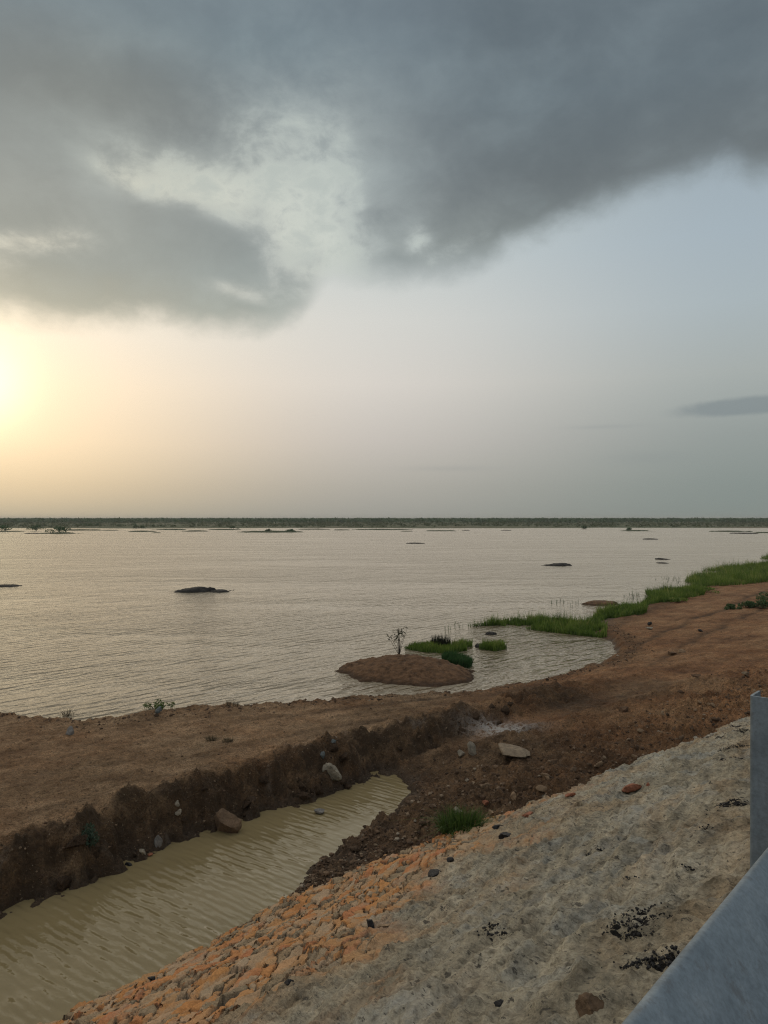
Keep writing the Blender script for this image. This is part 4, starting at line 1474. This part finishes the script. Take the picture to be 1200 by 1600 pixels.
# ------------------------------------------------------------------ plants on the near banks
tuft("grass_tuft", 722, 1303, 92, 44, 900, "thick green grass tuft at the foot of the mortared slope", "grass tuft", M_tuft, 960, width=.012, lean=.7, elong=(1.1, .8))
p = hit(140, 1326)
bush("shrub", p, .42, .36, "small bluish green shrub growing from the ditch bank", "shrub", 961, mat_foliage("bluish_shrub", (.028, .050, .032), (.070, .110, .072)), 900, .022)
p = hit(243, 1108)
bush("low_plant", p, .62, .26, "low bright green plant on the track's lake edge", "plant", 962, M_tuft, 500, .03)
tuft("dry_tuft", 330, 1156, 26, 9, 160, "left of two dry grass tufts on the track", "grass tuft", M_dry, 963, width=.008, lean=.9)
tuft("dry_tuft", 356, 1158, 24, 8, 150, "right of two dry grass tufts on the track", "grass tuft", M_dry, 964, width=.008, lean=.9)
tuft("dry_weed", 105, 1118, 34, 14, 60, "dry straggling weed on the lake edge at left", "weed", M_dry, 965, width=.01, lean=.9)
tuft("dry_weed", 362, 1102, 36, 12, 60, "dry straggling weed on the lake edge right of the green plant", "weed", M_dry, 966, width=.01, lean=.9)
for i, (px, py, w, h, lab) in enumerate([(1142, 952, 16, 9, "leftmost low grey green shrub in the row on the track"), (1170, 949, 26, 13, "low shrub in the row on the track beside a wider one"),
                                         (1192, 950, 34, 13, "wider front shrub of the row at the right edge"), (1196, 938, 30, 14, "rear shrub of the row at the right edge")]):
    p = hit(px, py)
    bush("shrub", p, w / F * p[1] * 1.25, h / F * p[1] * 1.1, lab, "shrub", 970 + i, M_shrub, 700, .06)
for i, (px, py, w, h) in enumerate([(1060, 940, 22, 8), (1100, 925, 30, 8)]):
    p = hit(px, py)
    bush("shrub", p, w / F * p[1] * 1.2, h / F * p[1] * 1.2, ("round leafy weed in front of the middle rush bed", "round leafy weed between the middle and broad rush beds")[i], "weed", 980 + i, M_reed, 500, .06)

# ------------------------------------------------------------------ guardrail
def zinc():
    m, k, b = material("galvanised_steel", .55, .5)
    tc = k.new('ShaderNodeTexCoord'); P = tc.outputs['Object']
    n = k.noise(P, 12, 6, .65); n2 = k.noise(P, 95, 4, .7); n3_ = k.noise(P, 5, 3, .5)
    c = k.ramp(n, [(.3, (.140, .178, .208)), (.55, (.200, .248, .284)), (.75, (.255, .302, .335))])
    c = k.mix(1.0, c, k.ramp(n2, [(.3, (.78, .78, .78)), (.6, (1.08, 1.08, 1.08))]), 'MULTIPLY')
    c = k.mix(k.step(.54, .70, k.noise(P, 22, 6, .72)) * .6, c, (.12, .125, .13))
    c = k.mix(k.step(.69, .74, k.noise(P, 17, 3, .6)) * .5, c, (.55, .57, .58))
    k.put(b.inputs['Base Color'], c)
    b.inputs['Metallic'].default_value = .35
    k.put(b.inputs['Roughness'], n3_ * .25 + .42)
    k.put(b.inputs['Normal'], k.bump(n2 * .0006 + n * .0008, 1, 1))
    return m


M_zinc = zinc()


def guardrail():
    P1, P2 = at_z(985, 1600, 4.25), at_z(1200, 1335, 4.25)
    d = (P2 - P1)[:2]; d /= np.linalg.norm(d)
    nrm = np.array([-d[1], d[0]])                       # towards the lake
    A0 = at_y(1171, 1087, 1.85)
    root = bpy.data.objects.new("guardrail", None); COL.objects.link(root)
    root.location = (P2[0], P2[1], 3.40)
    tag(root, "galvanised steel roadside guardrail at the lower right corner", "guardrail")
    L = lambda along, out, z: [d[0] * along - nrm[0] * out, d[1] * along - nrm[1] * out, z - 3.40]
    prof = [(-.016, -.040), (-.016, -.008), (-.010, 0), (0, .002), (.010, -.004), (.055, -.055), (.105, -.120), (.150, -.190), (.160, -.215), (.150, -.245), (.07, -.300), (.035, -.335), (.03, -.36),
            (.035, -.385), (.07, -.42), (.150, -.475), (.160, -.505), (.150, -.53), (.06, -.585), (.0, -.62), (-.006, -.64)]
    # smooth the profile
    pr = np.array(prof); tt = np.linspace(0, len(pr) - 1, 90)
    pr = np.stack([np.interp(tt, np.arange(len(pr)), pr[:, i]) for i in (0, 1)], 1)
    for _ in range(3): pr[1:-1] = (pr[:-2] + 2 * pr[1:-1] + pr[2:]) / 4
    tg = np.gradient(pr, axis=0); tg /= np.linalg.norm(tg, axis=1)[:, None]
    nn = np.stack([tg[:, 1], -tg[:, 0]], 1)
    ring = np.concatenate([pr, (pr + nn * .004)[::-1]])
    al = np.linspace(-4, 7, 45)
    m = len(ring)
    v = np.array([L(a, o, 4.25 + z) for a in al for o, z in ring])
    f = []
    for i in range(len(al) - 1):
        j = np.arange(m); k2 = (j + 1) % m
        f.append(np.stack([i * m + j, i * m + k2, (i + 1) * m + k2, (i + 1) * m + j], 1))
    link("beam", mesh_np("beam", v, [np.concatenate(f)]), root, M_zinc)
    # C-section posts; the web stands square to the rail, its flanges point along it
    a0 = float(np.dot(A0[:2] - P2[:2], d)); o0 = -float(np.dot(A0[:2] - P2[:2], nrm))
    for kx in (-2.0, 0.0, 2.0, 4.0):
        W, T, FL, rr = .086, .006, .075, .008
        o1 = o0 + W
        c = []
        # outer outline from the lakeside flange tip round the web to the roadside flange tip
        def arc(cx, cy, r, q0, q1, n=5):
            return [(cx + r * math.cos(q), cy + r * math.sin(q)) for q in np.linspace(q0, q1, n)]
        outer = [(FL, o0)] + arc(rr, o0 + rr, rr, -math.pi / 2, -math.pi) + arc(rr, o1 - rr, rr, math.pi, math.pi / 2) + [(FL, o1)]
        r2 = rr - T + .0005
        inner = [(FL, o1 - T)] + arc(T + r2, o1 - T - r2, r2, math.pi / 2, math.pi) + arc(T + r2, o0 + T + r2, r2, -math.pi, -math.pi / 2) + [(FL, o0 + T)]
        ol = outer + inner
        zt = A0[2]; zb = 2.6
        lean = -.006
        n = len(ol)
        v = []
        for zz in np.linspace(zb, zt, 6):
            for a, o in ol:
                v.append(L(a0 + kx + a, o + lean * (zt - zz), zz))
        q = []
        for i in range(5):
            j = np.arange(n); k2 = (j + 1) % n
            q.append(np.stack([i * n + j, i * n + k2, (i + 1) * n + k2, (i + 1) * n + j], 1))
        h = n // 2
        cap = [(5 * n + i, 5 * n + i + 1, 5 * n + n - 2 - i, 5 * n + n - 1 - i) for i in range(h - 1)]
        po = link("post", mesh_np("post", np.array(v), [np.concatenate(q), np.array(cap)], False), root, M_zinc)
        # bolt through the beam
        bv, bf = tube([L(a0 + kx + .035, .028 + q_, 4.25 - .36) for q_ in (-.03, .012, .016, .020)], [.010, .010, .016, .008], 8)
        n0 = len(bv); bv = np.r_[bv, [L(a0 + kx + .035, .049, 4.25 - .36)]]
        capf = np.array([[24 + i, 24 + (i + 1) % 8, n0] for i in range(8)])
        link("bolt", mesh_np("bolt", bv, [bf, capf]), root, M_zinc)


guardrail()

# ------------------------------------------------------------------ dusty air
def haze():
    x, y0, y1, z0, z1 = 2700, -180, 4300, -2, 14
    v = [(-x, y0, z0), (x, y0, z0), (x, y1, z0), (-x, y1, z0), (-x, y0, z1), (x, y0, z1), (x, y1, z1), (-x, y1, z1)]
    f = [(0, 3, 2, 1), (4, 5, 6, 7), (0, 1, 5, 4), (1, 2, 6, 5), (2, 3, 7, 6), (3, 0, 4, 7)]
    m = bpy.data.materials.new("dusty_air"); m.use_nodes = True
    k = Nodes(m.node_tree); k.n.remove(k.n['Principled BSDF'])
    vol = k.new('ShaderNodeVolumePrincipled')
    vol.inputs['Color'].default_value = (.86, .87, .85, 1)
    vol.inputs['Density'].default_value = HAZE
    vol.inputs['Anisotropy'].default_value = .3
    k.l.new(vol.outputs[0], k.n['Material Output'].inputs['Volume'])
    o = link("haze", mesh_np("haze", v, [np.array(f)], False), None, m)
    tag(o, "thin dusty evening haze over the lake", "haze", kind='stuff')


HAZE = 0.00020
haze()

# ------------------------------------------------------------------ render settings
scene.render.engine = 'CYCLES'
scene.cycles.max_bounces = 6
scene.cycles.diffuse_bounces = 3
scene.cycles.glossy_bounces = 3
scene.cycles.caustics_reflective = False
scene.cycles.caustics_refractive = False
scene.cycles.use_denoising = True
scene.cycles.denoising_prefilter = 'NONE'
scene.cycles.denoising_input_passes = 'RGB_ALBEDO_NORMAL'
scene.cycles.filter_width = 1.15
try:
    scene.cycles.denoiser = 'OPENIMAGEDENOISE'
except Exception:
    pass
